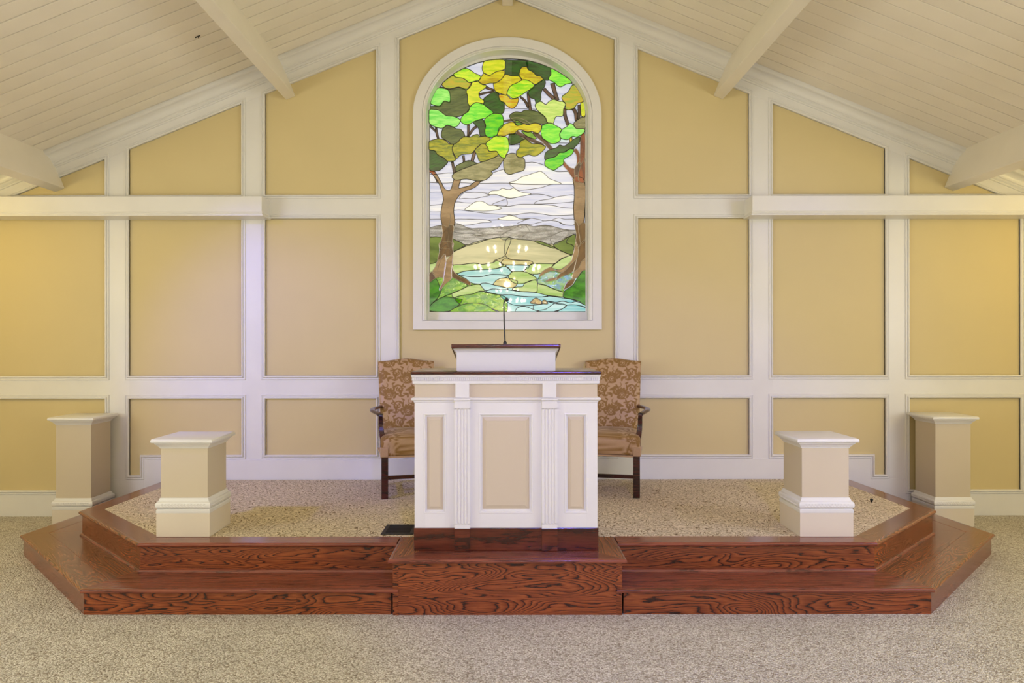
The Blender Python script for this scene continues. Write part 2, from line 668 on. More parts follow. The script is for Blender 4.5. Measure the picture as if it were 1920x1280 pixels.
def wx(h):            # half-coordinates: pixels from the wall's centre line
    return h * K


def wz(py):
    return CAMZ + (PY - py) * K


RAKE = 0.404
H0 = 3.315            # ridge of the ceiling above the camera
ROOMX = 5.6
YB = -16.0            # rear wall
TH = math.atan(RAKE)


def zc(x):            # ceiling underside
    return CAMZ + H0 - RAKE * abs(x)


def rake_py(h):       # lower edge of the sloping frieze, in wall pixels
    return -7 + RAKE * abs(h)


# ------------------------------------------------------------------ room shell
floor = MB().box(-ROOMX - 0.2, ROOMX + 0.2, YB - 0.2, YW + 0.3, -0.1, 0.0).obj('floor', M['floor'])
struct(floor, 'beige speckled loop carpet covering the chapel floor', 'floor')

# glass opening on the wall plane
SPR = 215.0


def arch(a, b, bottom, n=40, spring=SPR, cx=0.5):
    """outline (CCW in X-Z) in wall half-pixels/py -> list of (h, py)"""
    pts = [(cx - a, bottom), (cx + a, bottom)]
    for i in range(n + 1):
        t = PI * i / n
        pts.append((cx + a * math.cos(t), spring - b * math.sin(t)))
    return pts


def to_xz(pts, k=1.0):
    return [(wx(h), wz(py)) for h, py in pts]


def ring_wall(outer, hole, y0, y1):
    """flat slab with one hole: made with bmesh triangle fill"""
    bm = bmesh.new()
    loops = []
    for poly in (outer, hole):
        vs = [bm.verts.new((x, y0, z)) for x, z in poly]
        es = [bm.edges.new((vs[i], vs[(i + 1) % len(vs)])) for i in range(len(vs))]
        loops += es
    bmesh.ops.triangle_fill(bm, use_beauty=True, edges=loops)
    r = bmesh.ops.extrude_face_region(bm, geom=bm.faces[:])
    vs = [g for g in r['geom'] if isinstance(g, bmesh.types.BMVert)]
    bmesh.ops.translate(bm, verts=vs, vec=(0, y1 - y0, 0))
    bmesh.ops.recalc_face_normals(bm, faces=bm.faces)
    me = bpy.data.meshes.new('wall')
    bm.to_mesh(me)
    bm.free()
    return me


YF = YW + 0.012       # painted field
OPEN = arch(152.5, 122.0, 602.0)
outer = [(-ROOMX, -0.0), (ROOMX, 0.0), (ROOMX, zc(ROOMX) + 0.15), (0, zc(0) + 0.15), (-ROOMX, zc(ROOMX) + 0.15)]
wall_back = link('wall_back', ring_wall(outer, to_xz(OPEN), YF + 0.012, YF + 0.24), M['wall'])
struct(wall_back, 'tan panelled gable wall with white stiles and rails behind the platform', 'wall')

wl = MB().box(-ROOMX - 0.15, -ROOMX, YB, YW + 0.2, 0, zc(ROOMX) + 0.1).obj('wall_left', M['room'])
struct(wl, 'side wall closing the chapel on the left', 'wall')
wr = MB().box(ROOMX, ROOMX + 0.15, YB, YW + 0.2, 0, zc(ROOMX) + 0.1).obj('wall_right', M['room'])
struct(wr, 'side wall closing the chapel on the right', 'wall')
wf = MB().prism_xz(outer, YB - 0.2, YB).obj('wall_front', M['room'])
struct(wf, 'far gable wall of the chapel behind the viewer', 'wall')

# --- panels: (inner half, outer half, top, bottom); sloping top when None
COLS = [(245.5, 453.2), (498.2, 708.5), (753.8, 961.5), (1006.5, 1170.0)]
STILES = [(201.5, 245.5), (453.2, 498.2), (708.5, 753.8), (961.5, 1006.5)]
UP, LO = 364.5, 409.7
CR0, CR1 = 703.5, 747.0
PROF = [(0.0, -0.0115), (0.0, 0.006), (0.003, 0.013), (0.008, 0.017), (0.013, 0.0165), (0.0165, 0.012), (0.0175, 0.004), (0.0195, 0.003), (0.0205, 0.006), (0.029, 0.006), (0.030, 0.010), (0.0345, 0.010), (0.0365, 0.006), (0.038, 0.0)]


def field(poly):
    xz = [(wx(h), wz(py)) for h, py in poly]
    MB().prism_xz(miter(ccw(xz), -0.010), YF, YF + 0.012).obj('panel', M['wall'], wall_back)
    frame_mesh(xz, PROF, YW).obj('panel_moulding', M['trim'], wall_back, smooth=True, angle=40)


for s in (-1, 1):
    for ci, (a, b) in enumerate(COLS):
        if ci < 3:
            A, B = s * a, s * b
            # upper, under the slope
            hb = (UP + 7) / RAKE
            if rake_py(b) < UP:
                field([(A, UP), (B, UP), (B, rake_py(b)), (A, rake_py(a))])
            elif a < hb:
                field([(A, UP), (s * hb, UP), (A, rake_py(a))])
        A, B = s * a, s * b
        field([(A, CR0), (B, CR0), (B, LO), (A, LO)])
        if ci == 0:
            field([(A, 852), (B, 852), (B, CR1), (A, CR1)])
        elif ci == 1:
            c, d = s * 688.5, s * b
            field([(A, 852), (c, 852), (c, 890), (d, 890), (d, CR1), (A, CR1)])
        else:
            field([(A, 918), (B, 918), (B, CR1), (A, CR1)])
field([(-201.5, 852), (201.5, 852), (201.5, rake_py(201.5)), (0, rake_py(0)), (-201.5, rake_py(201.5))])
# the tall centre field needs the window hole: replace the board just made by one with an opening
pan = [o for o in wall_back.children if o.name.startswith('panel') and 'moulding' not in o.name][-1]
cxz = to_xz([(-201.5, 852), (201.5, 852), (201.5, rake_py(201.5)), (0, rake_py(0)), (-201.5, rake_py(201.5))])
old = pan.data
pan.data = ring_wall(miter(ccw(cxz), -0.010), to_xz(OPEN), YF, YF + 0.012)
pan.data.materials.append(M['wall'])
bpy.data.meshes.remove(old)

for s in (-1, 1):
    for a, b in STILES:
        bot = 967 if a > 700 else 898
        p = [(s * a, 980), (s * b, 980), (s * b, rake_py(b)), (s * a, rake_py(a))]
        MB().prism_xz(to_xz(p), YW, YF + 0.012).obj('stile', M['trim'], wall_back)
    for ci, (a, b) in enumerate(COLS):
        for t, d in ((UP, LO), (CR0, CR1)):
            MB().prism_xz(to_xz([(s * a, d), (s * b, d), (s * b, t), (s * a, t)]), YW, YF + 0.012).obj('rail', M['trim'], wall_back)
    # sloping frieze board
    h1 = 1178.0
    p = [(0, rake_py(0)), (s * h1, rake_py(h1)), (s * h1, rake_py(h1) - 40), (0, rake_py(0) - 40)]
    MB().prism_xz(to_xz(p), YW - 0.002, YF + 0.012).obj('frieze_board', M['trim'], wall_back)
    # crown moulding: (projection, height above camera at the ridge)
    cp = [(0.0, 3.165), (0.010, 3.168), (0.014, 3.176), (0.010, 3.184), (0.016, 3.188), (0.022, 3.197), (0.020, 3.207), (0.028, 3.212)]
    for k in range(9):
        t = k / 8 * PI / 2
        cp.append((0.030 + 0.050 * (1 - math.cos(t)), 3.214 + 0.062 * math.sin(t)))
    cp += [(0.086, 3.279), (0.090, 3.284), (0.092, 3.330), (0.0, 3.345)]
    rings = []
    for x in (0.0, s * ROOMX):
        rings.append([(x, YW - 0.002 - pr, CAMZ + h - RAKE * abs(x)) for pr, h in cp])
    MB().rings(rings, cap0=True, cap1=True).obj('crown_moulding', M['trim'], wall_back, smooth=True, angle=25)

# baseboards
bb = bpy.data.objects.new('baseboard_back', None)
COL.objects.link(bb)
struct(bb, 'tall white baseboard along the panelled back wall', 'baseboard')
for s in (-1, 1):
    MB().box(*sorted((s * wx(753.8), s * ROOMX)), YW - 0.004, YF + 0.012, 0, wz(926)).obj('board', M['trim'], bb, bevel=0.003)
    MB().box(*sorted((s * wx(680), s * wx(753.8))), YW - 0.003, YF + 0.012, 0, wz(898)).obj('board', M['trim'], bb, bevel=0.003)
MB().box(-wx(688.5 - 7), wx(688.5 - 7), YW - 0.004, YF + 0.012, 0.0, wz(860)).obj('board', M['trim'], bb, bevel=0.003)

# ledges on both sides
for i, s in enumerate((-1, 1)):
    t = bpy.data.objects.new('trim_%d' % (i + 1), None)
    COL.objects.link(t)
    struct(t, 'white boxed ledge projecting from the wall %s of the window' % ('left', 'right')[i], 'ledge')
    xi, xo = s * 2.110, s * ROOMX
    y0 = YW - 0.205
    MB().box(*sorted((xi, xo)), y0, YW + 0.001, CAMZ + 1.115, CAMZ + 1.252).obj('ledge_box', M['trim'], t, bevel=0.003)
    # small bed moulding along the lower edge
    prof = [(0.0, 1.120), (0.004, 1.120), (0.006, 1.112), (0.002, 1.106), (0.004, 1.100), (0.010, 1.094), (0.010, 1.084), (0.0, 1.082)]
    rings = []
    for pr, h in prof:
        z = CAMZ + h
        rings.append([(xi - s * pr, YW, z), (xi - s * pr, y0 - pr, z), (xo, y0 - pr, z), (xo, YW, z)])
    MB().rings(rings, cap0=True, cap1=True).obj('bed_moulding', M['trim'], t)

# ------------------------------------------------------------------ ceiling: planks, beams
ceil_me = MB()
for s in (-1, 1):
    L = ROOMX / math.cos(TH) + 0.1
    ceil_me.prism_xz([(0, zc(0) + 0.030), (s * (ROOMX + 0.2), zc(ROOMX + 0.2) + 0.030), (s * (ROOMX + 0.2), zc(ROOMX + 0.2) + 0.15), (0, zc(0) + 0.15)], YB - 0.2, YW + 0.3)
ceiling = ceil_me.obj('ceiling', M['gap'])
struct(ceiling, 'sloping ceiling of white painted planks with exposed beams', 'ceiling')

PITCH = 0.1437
LP = ROOMX / math.cos(TH)


def plank_profile(wd):
    h = wd / 2
    return [(-h, 0.024), (-h, 0.001), (-h + 0.001, 0.0), (h - 0.001, 0.0), (h, 0.001), (h, 0.024)]


def plank_mesh(sign, wd):
    mb = MB()
    pr = plank_profile(wd)
    mb.rings([[(0.0, y, z) for y, z in pr], [(sign * LP, y, z) for y, z in pr]], cap0=True, cap1=True)
    me = mb.mesh('plank')
    me.materials.append(M['plank'])
    return me


rp = random.Random(3)
for s in (-1, 1):
    mes = [plank_mesh(s, PITCH - g) for g in (0.0055, 0.0072, 0.0090, 0.0140)]
    far = MB()
    n = -1
    y = 6.110 + 2 * PITCH + PITCH / 2
    cnt = 0
    while y > YB - 0.1:
        dz = rp.uniform(-0.0015, 0.0015)
        me = rp.choices(mes, (3, 4, 4, 0.6))[0]
        if s < 0 and cnt == 2:
            me = mes[3]
        if cnt < 62:
            o = link('plank', me, None, ceiling, (0, y, zc(0) + dz), (rp.uniform(-0.008, 0.008), s * TH, 0))
            o.rotation_euler = (0, s * TH, 0)
        else:
            pr = plank_profile(PITCH - 0.003)
            far.rings([[(0.0, y + a, zc(0) + b + dz) for a, b in pr], [(s * ROOMX, y + a, zc(ROOMX) + b + dz) for a, b in pr]], cap0=True, cap1=True)
        y -= PITCH
        cnt += 1
    o = far.obj('plank', M['plank'], ceiling)
    o['kind'] = 'stuff'

bx0 = -0.022
for s in (-1, 1):
    for xi, zi, dep in ((1.8606, 3.735, 0.36), (3.9155, 2.9175, 0.37)):
        u = Vector((s * math.cos(TH), -math.sin(TH)))      # down the slope
        nrm = Vector((s * math.sin(TH), math.cos(TH)))     # up through the ceiling
        p0 = Vector((s * xi + bx0, zi))
        wd = 0.090
        q = [p0, p0 + u * wd, p0 + u * wd + nrm * dep, p0 + nrm * dep]
        MB().prism_xz([tuple(a) for a in q], YB, YW + 0.012).obj('beam', M['beam'], ceiling, bevel=0.004)
MB().box(-0.047 + 0.006, 0.047 + 0.006, YB, YW + 0.012, CAMZ + 2.986, zc(0)).obj('beam', M['beam'], ceiling, bevel=0.004)

# ------------------------------------------------------------------ stained-glass window
win = bpy.data.objects.new('window_1', None)
COL.objects.link(win)
win.location = (0, YW, 0)
struct(win, 'arched stained-glass window with green leaves, trees and a stream', 'window')


def wchild(o):
    o.parent = win
    o.location = (o.location.x, o.location.y - YW, o.location.z)
    return o


def arch_sweep(prof, name, mat, n=48):
    """prof rows: (a, b, bottom, y)"""
    rings = []
    for a, b, bot, y in prof:
        rings.append([(x, y, z) for x, z in to_xz(arch(a, b, bot, n))])
    return wchild(MB().rings(rings).obj(name, mat, smooth=True, angle=30))


arch_sweep([(176.5, 144.5, 618, YW + 0.012), (176.5, 144.5, 618, YW - 0.016), (175.5, 143.5, 617, YW - 0.020), (159.5, 127.5, 601, YW - 0.020),
            (159.0, 127.0, 600.5, YW - 0.012)], 'window_casing', M['trim'])
arch_sweep([(159.0, 127.0, 600.5, YW - 0.012), (158.0, 126.0, 600.3, YW - 0.020), (156.0, 124.5, 600.2, YW - 0.022), (154.5, 123.5, 600.1, YW - 0.018), (154.0, 123.0, 600, YW - 0.010),
            (152.0, 121.5, 600, YW - 0.004), (151.5, 121.0, 600, YW + 0.115)], 'window_jamb', M['trim'])
ZG = 0.135            # glass plane behind the stile face
kg = (YW + ZG) / YW   # scale of image pixels on the glass plane
YGL = YW + ZG


def gpt(px, py):
    """image pixel -> point on the glass plane (wall half-pixel frame handled directly in metres)"""
    k = YGL / F
    return ((px - PX) * k, CAMZ + (PY - py) * k)


def garch(a, b, bottom, n=48, spring=215.0, cx=951.6):
    pts = [(cx - a, bottom), (cx + a, bottom)]
    for i in range(n + 1):
        t = PI * i / n
        pts.append((cx + a * math.cos(t), spring - b * math.sin(t)))
    return pts


def stop_ring(a, b, bot, y):
    k = y / F
    return [((px - PX) * k, y, CAMZ + (PY - py) * k) for px, py in garch(a, b, bot)]


YS = YW + 0.110
wchild(MB().rings([stop_ring(152.5, 117.5, 600.5, YS + 0.03), stop_ring(152.5, 117.5, 600.5, YS), stop_ring(147.0, 106.8, 585.2, YS), stop_ring(146.2, 105.8, 584.4, YS + 0.004), stop_ring(146.0, 105.5, 584.2, YGL + 0.012)]).obj('window_stop', M['trim'], smooth=True, angle=30))
# dark rebate edge round the panel
rk = [[(x, y, z) for x, y, z in r] for r in (stop_ring(146.6, 106.4, 584.4, YGL - 0.008), stop_ring(145.2, 104.0, 584.0, YGL - 0.008), stop_ring(145.2, 104.0, 584.0, YGL + 0.01))]
wchild(MB().rings(rk).obj('edge_came', M['lead']))

# (origin x, origin y, scale) of the views the outlines were measured in
Q = {1: (800, 100, 10.667), 2: (950, 100, 10.667), 3: (800, 220, 10.667), 4: (950, 220, 10.667),
     5: (800, 330, 9.847), 6: (950, 330, 9.847), 7: (800, 455, 9.48), 8: (950, 455, 9.48), 0: (0, 0, 1.0)}
CLIP = [gpt(*p) for p in garch(146.4, 106.0, 584.3)]


def clip_poly(sub, clip):
    out = sub
    n = len(clip)
    for i in range(n):
        a, b = clip[i], clip[(i + 1) % n]
        inp, out = out, []
        if not inp:
            return []

        def side(p):
            return (b[0] - a[0]) * (p[1] - a[1]) - (b[1] - a[1]) * (p[0] - a[0])
        for j in range(len(inp)):
            p, q = inp[j], inp[(j + 1) % len(inp)]
            sp, sq = side(p), side(q)
            if sp >= 0:
                out.append(p)
            if (sp >= 0) != (sq >= 0):
                t = sp / (sp - sq)
                out.append((p[0] + (q[0] - p[0]) * t, p[1] + (q[1] - p[1]) * t))
    return out


lead_mb, solder_mb, sky_mb = MB(), MB(), MB()
CLIP = ccw(CLIP)


def dedupe(p):
    out = []
    for a in p:
        if not out or math.hypot(a[0] - out[-1][0], a[1] - out[-1][1]) > 2e-4:
            out.append(a)
    if len(out) > 1 and math.hypot(out[0][0] - out[-1][0], out[0][1] - out[-1][1]) < 2e-4:
        out.pop()
    return out


def pane(name, q, pts, mat, layer, came='lead', smooth=True, rad=0.0030):
    ox, oy, s = Q[q]
    P = [(ox + x / s, oy + y / s) for x, y in pts]
    if smooth:
        P = catmull(P, 4)
    P = ccw(dedupe([gpt(*p) for p in P]))
    P = dedupe(clip_poly(P, CLIP))
    if len(P) < 3:
        return
    y0 = YGL - 0.0035 * layer
    cx = sum(p[0] for p in P) / len(P)
    cz = sum(p[1] for p in P) / len(P)
    mb = MB().prism_xz([(x - cx, z - cz) for x, z in P], 0.0, 0.005)
    o = mb.obj(name, G[mat], win, loc=(cx, y0 - YW, cz), fix=False)
    if came:
        dst = solder_mb if came == 'solder' else (sky_mb if name in ('sky_pane', 'cloud_pane', 'hill_pane') else lead_mb)
        r = rad if dst is lead_mb else rad * 0.8
        L = [(x, y0 - YW, z) for x, z in P]
        # flat came strip following the outline
        inn = miter(P, r)
        out = miter(P, -r)
        dst.rings([[(x, y0 - YW, z) for x, z in out], [(x, y0 - YW - 0.0016, z) for x, z in out], [(x, y0 - YW - 0.0024, z) for x, z in P], [(x, y0 - YW - 0.0016, z) for x, z in inn], [(x, y0 - YW, z) for x, z in inn]])
    return o


def stick(q, pts, widths, mat='twig', layer=3, came='lead'):
    """branch piece from a centre line"""
    P = catmull(pts, 4, closed=False)
    n = len(P)
    wds = [np.interp(i / (n - 1), np.linspace(0, 1, len(widths)), widths) for i in range(n)]
    Lf, Rt = [], []
    for i in range(n):
        a, b = P[max(i - 1, 0)], P[min(i + 1, n - 1)]
        t = Vector((b[0] - a[0], b[1] - a[1])).normalized()
        m = Vector((-t.y, t.x))
        Lf.append((P[i][0] + m.x * wds[i] / 2, P[i][1] + m.y * wds[i] / 2))
        Rt.append((P[i][0] - m.x * wds[i] / 2, P[i][1] - m.y * wds[i] / 2))
    pane('branch_pane', q, Lf + Rt[::-1], mat, layer, came, smooth=False)


# --- sky strips between wavy lines (image pixels)
XL, XR = 800.0, 1104.0
LINES = [
    [(XL, 104), (XR, 104)],
    [(XL, 205), (880, 207), (960, 203), (1040, 207), (XR, 205)],
    [(XL, 268), (880, 270), (960, 272), (1040, 268), (XR, 270)],
    [(XL, 327), (822, 326), (850, 324), (900, 330), (985, 305), (1021, 310), (1041, 321), (1065, 321.5), (XR, 321)],
    [(XL, 341.5), (830, 343), (860, 342.5), (900, 343.5), (950, 343.2), (1000, 345.5), (1040, 345.5), (XR, 345.5)],
    [(XL, 360), (826, 359.5), (870, 362), (905, 361), (931, 365), (946, 369.6), (958, 372), (985, 366.5), (1000, 364), (1020, 365), (1040, 370), (1060, 368), (XR, 366)],
    [(XL, 385.5), (827, 383), (856, 378.5), (870, 380), (893, 381), (931, 385.3), (956, 386.4), (975, 383), (1005, 383), (1035, 385), (1062, 390), (XR, 391)],
    [(XL, 397), (825, 397), (853, 394), (865, 393.6), (893, 397.5), (920, 400.5), (949, 402), (965, 403), (980, 400.5), (996, 399), (1015, 401), (1031, 403.6), (1046, 404), (XR, 402)],
    [(XL, 411), (825, 410.5), (854, 411), (885, 410.7), (915, 412.5), (949, 411), (985, 410), (1001, 409.7), (1019, 414), (1033, 413.3), (1046, 415.3), (1060, 421.4), (XR, 422)],
    [(XL, 428), (828, 422), (856, 420), (880, 428), (900, 427.5), (915, 427.5), (935, 425), (949, 425), (975, 422.5), (988, 421.5), (1004, 425.5), (1013, 423), (1023, 422), (1037, 424.5), (1063, 431), (XR, 432)],
]


def strip(name, l0, l1, mat, layer, x0=None, x1=None):
    a = catmull(l0, 4, closed=False)
    b = catmull(l1, 4, closed=False)
    if x0 is not None:
        def cut(p):
            xs = np.array([q[0] for q in p])
            ys = np.array([q[1] for q in p])
            g = np.linspace(x0, x1, 24)
            return [(float(x), float(np.interp(x, xs, ys))) for x in g]
        a, b = cut(a), cut(b)
    pane(name, 0, a + b[::-1], mat, layer, smooth=False)


for i in range(len(LINES) - 1):
    strip('sky_pane', LINES[i], LINES[i + 1], 'sky' if i % 3 or i < 3 else 'sky2', 0)

# hills, meadow, water: base pieces
HILL = [(XL, 448), (830, 447), (850, 449), (868, 459), (880, 458), (905, 450), (940, 446), (970, 450), (1000, 452), (1030, 458), (1045, 455), (1060, 446), (1080, 440), (XR, 439)]
for a, b in ((XL, 840), (840, XR)):
    strip('hill_pane', LINES[-1], HILL, 'stone', 1, a, b)
LOW = [(XL, 492), (826, 489), (850, 497), (880, 494), (925, 495), (955, 491), (1000, 496), (1035, 496), (1065, 486), (XR, 482)]
for a, b, m in ((XL, 836, 'hill'), (836, 1090, 'meadow'), (1090, XR, 'hill')):
    strip('meadow_pane', HILL, LOW, m, 1, a, b)
BOT = [(XL, 590), (XR, 590)]
MID = [(XL, 524), (850, 515), (900, 518), (960, 514), (1010, 506), (XR, 500)]
strip('grass_pane', LOW, MID, 'bank', 1, XL, 905)
strip('grass_pane', LOW, MID, 'bank', 1, 905, 1000)
strip('grass_pane', LOW, MID, 'bank', 1, 1000, XR)
strip('grass_pane', MID, BOT, 'grass', 1, XL, 905)
strip('water_pane', MID, BOT, 'water', 1, 905, 1000)
strip('water_pane', MID, BOT, 'water', 1, 1000, XR)

L2 = 2
pane('cloud_pane', 6, [(50, 125), (180, 85), (280, 20), (380, -10), (560, -70), (640, -80), (720, -20), (790, 50), (900, 95), (1010, 145), (820, 155), (560, 155), (300, 150)], 'cloud', L2)
pane('cloud_pane', 5, [(1145, 330), (1200, 280), (1330, 265), (1400, 230), (1470, 245), (1540, 250), (1610, 225), (1690, 275), (1780, 305), (1930, 330), (1760, 375), (1560, 410), (1440, 390), (1300, 345), (1180, 345)], 'cloud', L2)
pane('cloud_pane', 5, [(710, 625), (770, 570), (850, 510), (930, 470), (1030, 470), (1110, 510), (1160, 540), (1260, 545), (1390, 600), (1230, 635), (1060, 650), (850, 640)], 'cloud', L2)
pane('cloud_pane', 6, [(-160, 790), (-60, 760), (0, 740), (60, 725), (160, 750), (250, 790), (410, 795), (200, 815), (-50, 815)], 'cloud', L2)
for q, p, m in ((6, [(210, 260), (400, 250), (640, 215), (820, 160), (1010, 150), (560, 160), (260, 155), (60, 140), (120, 200)], 'sky2'),
                (6, [(515, 515), (560, 470), (640, 450), (780, 430), (900, 395), (1060, 365), (1240, 355), (1240, 470), (1000, 500), (700, 515)], 'sky2'),
                (5, [(600, 420), (700, 310), (900, 310), (1040, 310), (1140, 345), (1160, 360), (1000, 395), (860, 420), (700, 412)], 'sky2'),
                (5, [(540, 800), (800, 800), (1100, 810), (1200, 850), (1040, 860), (870, 890), (690, 910), (560, 890)], 'sky2'),
                (6, [(840, 820), (960, 775), (1080, 800), (1240, 805), (1240, 905), (1080, 900), (950, 840)], 'sky2'),
                (6, [(430, 785), (500, 785), (680, 830), (560, 870), (460, 890), (300, 895), (200, 880), (300, 830)], 'sky'),
                (5, [(1210, 525), (1440, 435), (1480, 430), (1480, 545), (1300, 545)], 'sky')):
    pane('sky_pane', q, p, m, 1.5)

# gray hill divisions
pane('hill_pane', 5, [(530, 890), (620, 890), (760, 960), (900, 1020), (1040, 1080), (900, 1100), (840, 1060), (500, 1030)], 'stone', L2)
pane('hill_pane', 6, [(0, 1030), (130, 970), (245, 910), (330, 900), (420, 1010), (330, 1100), (200, 1150), (60, 1170), (-60, 1180), (-120, 1120)], 'stone', L2)
pane('hill_pane', 6, [(810, 1130), (880, 1080), (1000, 1030), (1140, 1000), (1130, 1080), (1050, 1160), (960, 1230), (870, 1270), (820, 1220)], 'stone', L2)
# green mid hills
pane('meadow_pane', 0, [(800, 449), (834, 447), (829, 470), (824, 488), (800, 492)], 'hill', L2)
pane('meadow_pane', 7, [(470, -60), (520, -40), (600, -10), (690, 50), (650, 70), (580, 115), (470, 140)], 'hill', L2)
pane('meadow_pane', 7, [(470, 180), (620, 100), (740, 50), (900, 10), (1100, -60), (1340, -95), (1500, -80), (1440, 120), (1380, 240), (1200, 320), (1190, 350), (1000, 385), (840, 360), (620, 390), (475, 400)], 'meadow', L2)
pane('meadow_pane', 8, [(0, -70), (200, -60), (420, -40), (620, 10), (840, 90), (1040, 180), (1140, 220), (980, 280), (820, 380), (480, 375), (400, 320), (200, 310), (60, 290), (-30, 200)], 'meadow', L2)
pane('meadow_pane', 8, [(500, -30), (640, -10), (840, 80), (830, 100), (700, 60), (560, 10)], 'hill', 3)
pane('meadow_pane', 8, [(840, 60), (860, 10), (1000, -40), (1100, -100), (1230, -140), (1215, 0), (1195, 110), (1165, 215), (1040, 180), (930, 130)], 'hill', L2)
pane('meadow_pane', 8, [(1060, 0), (1110, -90), (1215, -140), (1210, 60), (1150, 35)], 'hill', 3)
pane('bank_pane', 8, [(0, 290), (200, 315), (400, 320), (470, 360), (400, 400), (180, 400), (20, 395), (-100, 380), (-60, 300)], 'tanbank', 3)
pane('bank_pane', 7, [(475, 400), (620, 390), (840, 365), (1000, 385), (1190, 350), (1250, 320), (1360, 380), (1340, 420), (1230, 460), (1000, 480), (800, 490), (650, 510), (545, 550), (480, 500)], 'bank', 3)
pane('bank_pane', 8, [(410, 400), (480, 375), (820, 380), (800, 430), (700, 490), (580, 550), (480, 560), (330, 545), (310, 500)], 'bank', 3)
pane('bank_pane', 8, [(800, 430), (900, 350), (1000, 280), (1140, 225), (1170, 235), (1140, 340), (1020, 440), (950, 480), (860, 470)], 'bank', 3)
# water and banks
pane('water_pane', 7, [(545, 560), (620, 520), (800, 490), (1000, 480), (1230, 465), (1380, 425), (1440, 450), (1520, 540), (1440, 580), (1180, 560), (980, 600), (760, 600), (580, 575)], 'water', 3)
pane('water_pane', 7, [(580, 578), (760, 602), (980, 602), (1180, 562), (1440, 582), (1400, 620), (1280, 650), (1190, 745), (1050, 715), (960, 735), (800, 715), (700, 640)], 'water', 3)
pane('water_pane', 8, [(20, 398), (400, 402), (300, 500), (100, 510), (40, 450), (0, 430)], 'water', 3)
pane('bank_pane', 7, [(1190, 745), (1230, 680), (1290, 645), (1420, 625), (1560, 660), (1620, 700), (1560, 790), (1420, 800), (1300, 770)], 'tanbank', 4)
pane('bank_pane', 8, [(30, 600), (60, 560), (110, 515), (300, 515), (420, 560), (540, 640), (460, 670), (380, 700), (300, 725), (170, 730), (80, 680)], 'bank', 4)
pane('bank_pane', 8, [(100, 830), (170, 790), (280, 780), (330, 715), (470, 665), (545, 690), (545, 790), (525, 880), (380, 870), (250, 865)], 'bank', 4)
pane('water_pane', 7, [(960, 740), (1050, 718), (1190, 750), (1300, 775), (1430, 810), (1440, 830), (1330, 835), (1180, 820), (1050, 850)], 'water', 4)
pane('water_pane', 8, [(-360, 860), (-250, 820), (-100, 835), (0, 835), (100, 850), (250, 870), (525, 890), (740, 950), (560, 965), (240, 950), (100, 925), (-60, 925), (-220, 910), (-380, 880)], 'water', 4)
pane('water_pane', 8, [(-100, 930), (60, 925), (240, 950), (560, 968), (760, 950), (1000, 985), (1150, 1010), (1250, 1050), (1130, 1070), (1000, 1040), (880, 1060), (750, 1045), (600, 1100), (300, 1120), (100, 1100), (-60, 1000)], 'water2', 4)
pane('water_pane', 8, [(740, 1050), (880, 1060), (1000, 1042), (1130, 1070), (1250, 1050), (1420, 1130), (1420, 1160), (1250, 1110), (1050, 1110), (900, 1090)], 'water', 5)
pane('water_pane', 8, [(540, 1215), (700, 1180), (830, 1090), (940, 1080), (1060, 1115), (980, 1180), (840, 1230)], 'water', 5)
pane('water_pane', 8, [(840, 1225), (980, 1180), (1080, 1110), (1250, 1112), (1420, 1160), (1420, 1260), (840, 1260)], 'water2', 5)
pane('water_pane', 8, [(180, 1170), (280, 1130), (380, 1150), (500, 1200), (560, 1250), (180, 1250)], 'water', 5)
pane('rock_pane', 8, [(420, 1070), (460, 1020), (520, 985), (590, 1020), (630, 1060), (600, 1095), (500, 1090)], 'rock', 6)
pane('rock_pane', 8, [(620, 1080), (640, 1030), (680, 1020), (725, 1060), (720, 1090)], 'rock', 6)
# grass, lower left
pane('grass_pane', 7, [(50, 700), (170, 640), (240, 800), (255, 860), (200, 980), (90, 1090), (50, 1200)], 'deepgrass', 3)
pane('grass_pane', 7, [(255, 865), (300, 760), (450, 615), (560, 665), (700, 730), (720, 775), (600, 840), (455, 900), (300, 960), (90, 1090), (200, 980)], 'grass', 3)
pane('grass_pane', 7, [(455, 900), (600, 840), (740, 770), (900, 740), (970, 760), (1030, 855), (940, 860), (820, 910), (640, 935), (500, 980)], 'bank', 3)
pane('grass_pane', 7, [(60, 1210), (90, 1090), (300, 965), (500, 985), (580, 1000), (640, 1010), (560, 1120), (400, 1215)], 'deepgrass', 4)
pane('grass_pane', 7, [(500, 985), (640, 935), (820, 910), (940, 865), (1050, 875), (1230, 910), (1340, 940), (1420, 1000), (1420, 1240), (1180, 1180), (1060, 1110), (900, 1075), (740, 1080), (620, 1110)], 'grass', 4)
pane('grass_pane', 7, [(400, 1225), (560, 1130), (700, 1085), (820, 1070), (960, 1080), (1080, 1120), (1180, 1190), (1240, 1260), (400, 1260)], 'grass', 5)
# grass, lower right
pane('grass_pane', 8, [(560, 640), (640, 560), (740, 510), (840, 500), (960, 530), (1170, 540), (1160, 640), (1020, 820), (1015, 880), (860, 830), (700, 760), (560, 730)], 'grass', 3)
pane('grass_pane', 8, [(550, 735), (700, 765), (860, 835), (1040, 890), (1010, 960), (860, 950), (740, 935), (525, 885)], 'bank', 3)
pane('grass_pane', 8, [(1420, 460), (1330, 530), (1250, 640), (1170, 760), (1030, 860), (1010, 970), (1150, 1000), (1300, 1050), (1420, 1110)], 'deepgrass', 4)

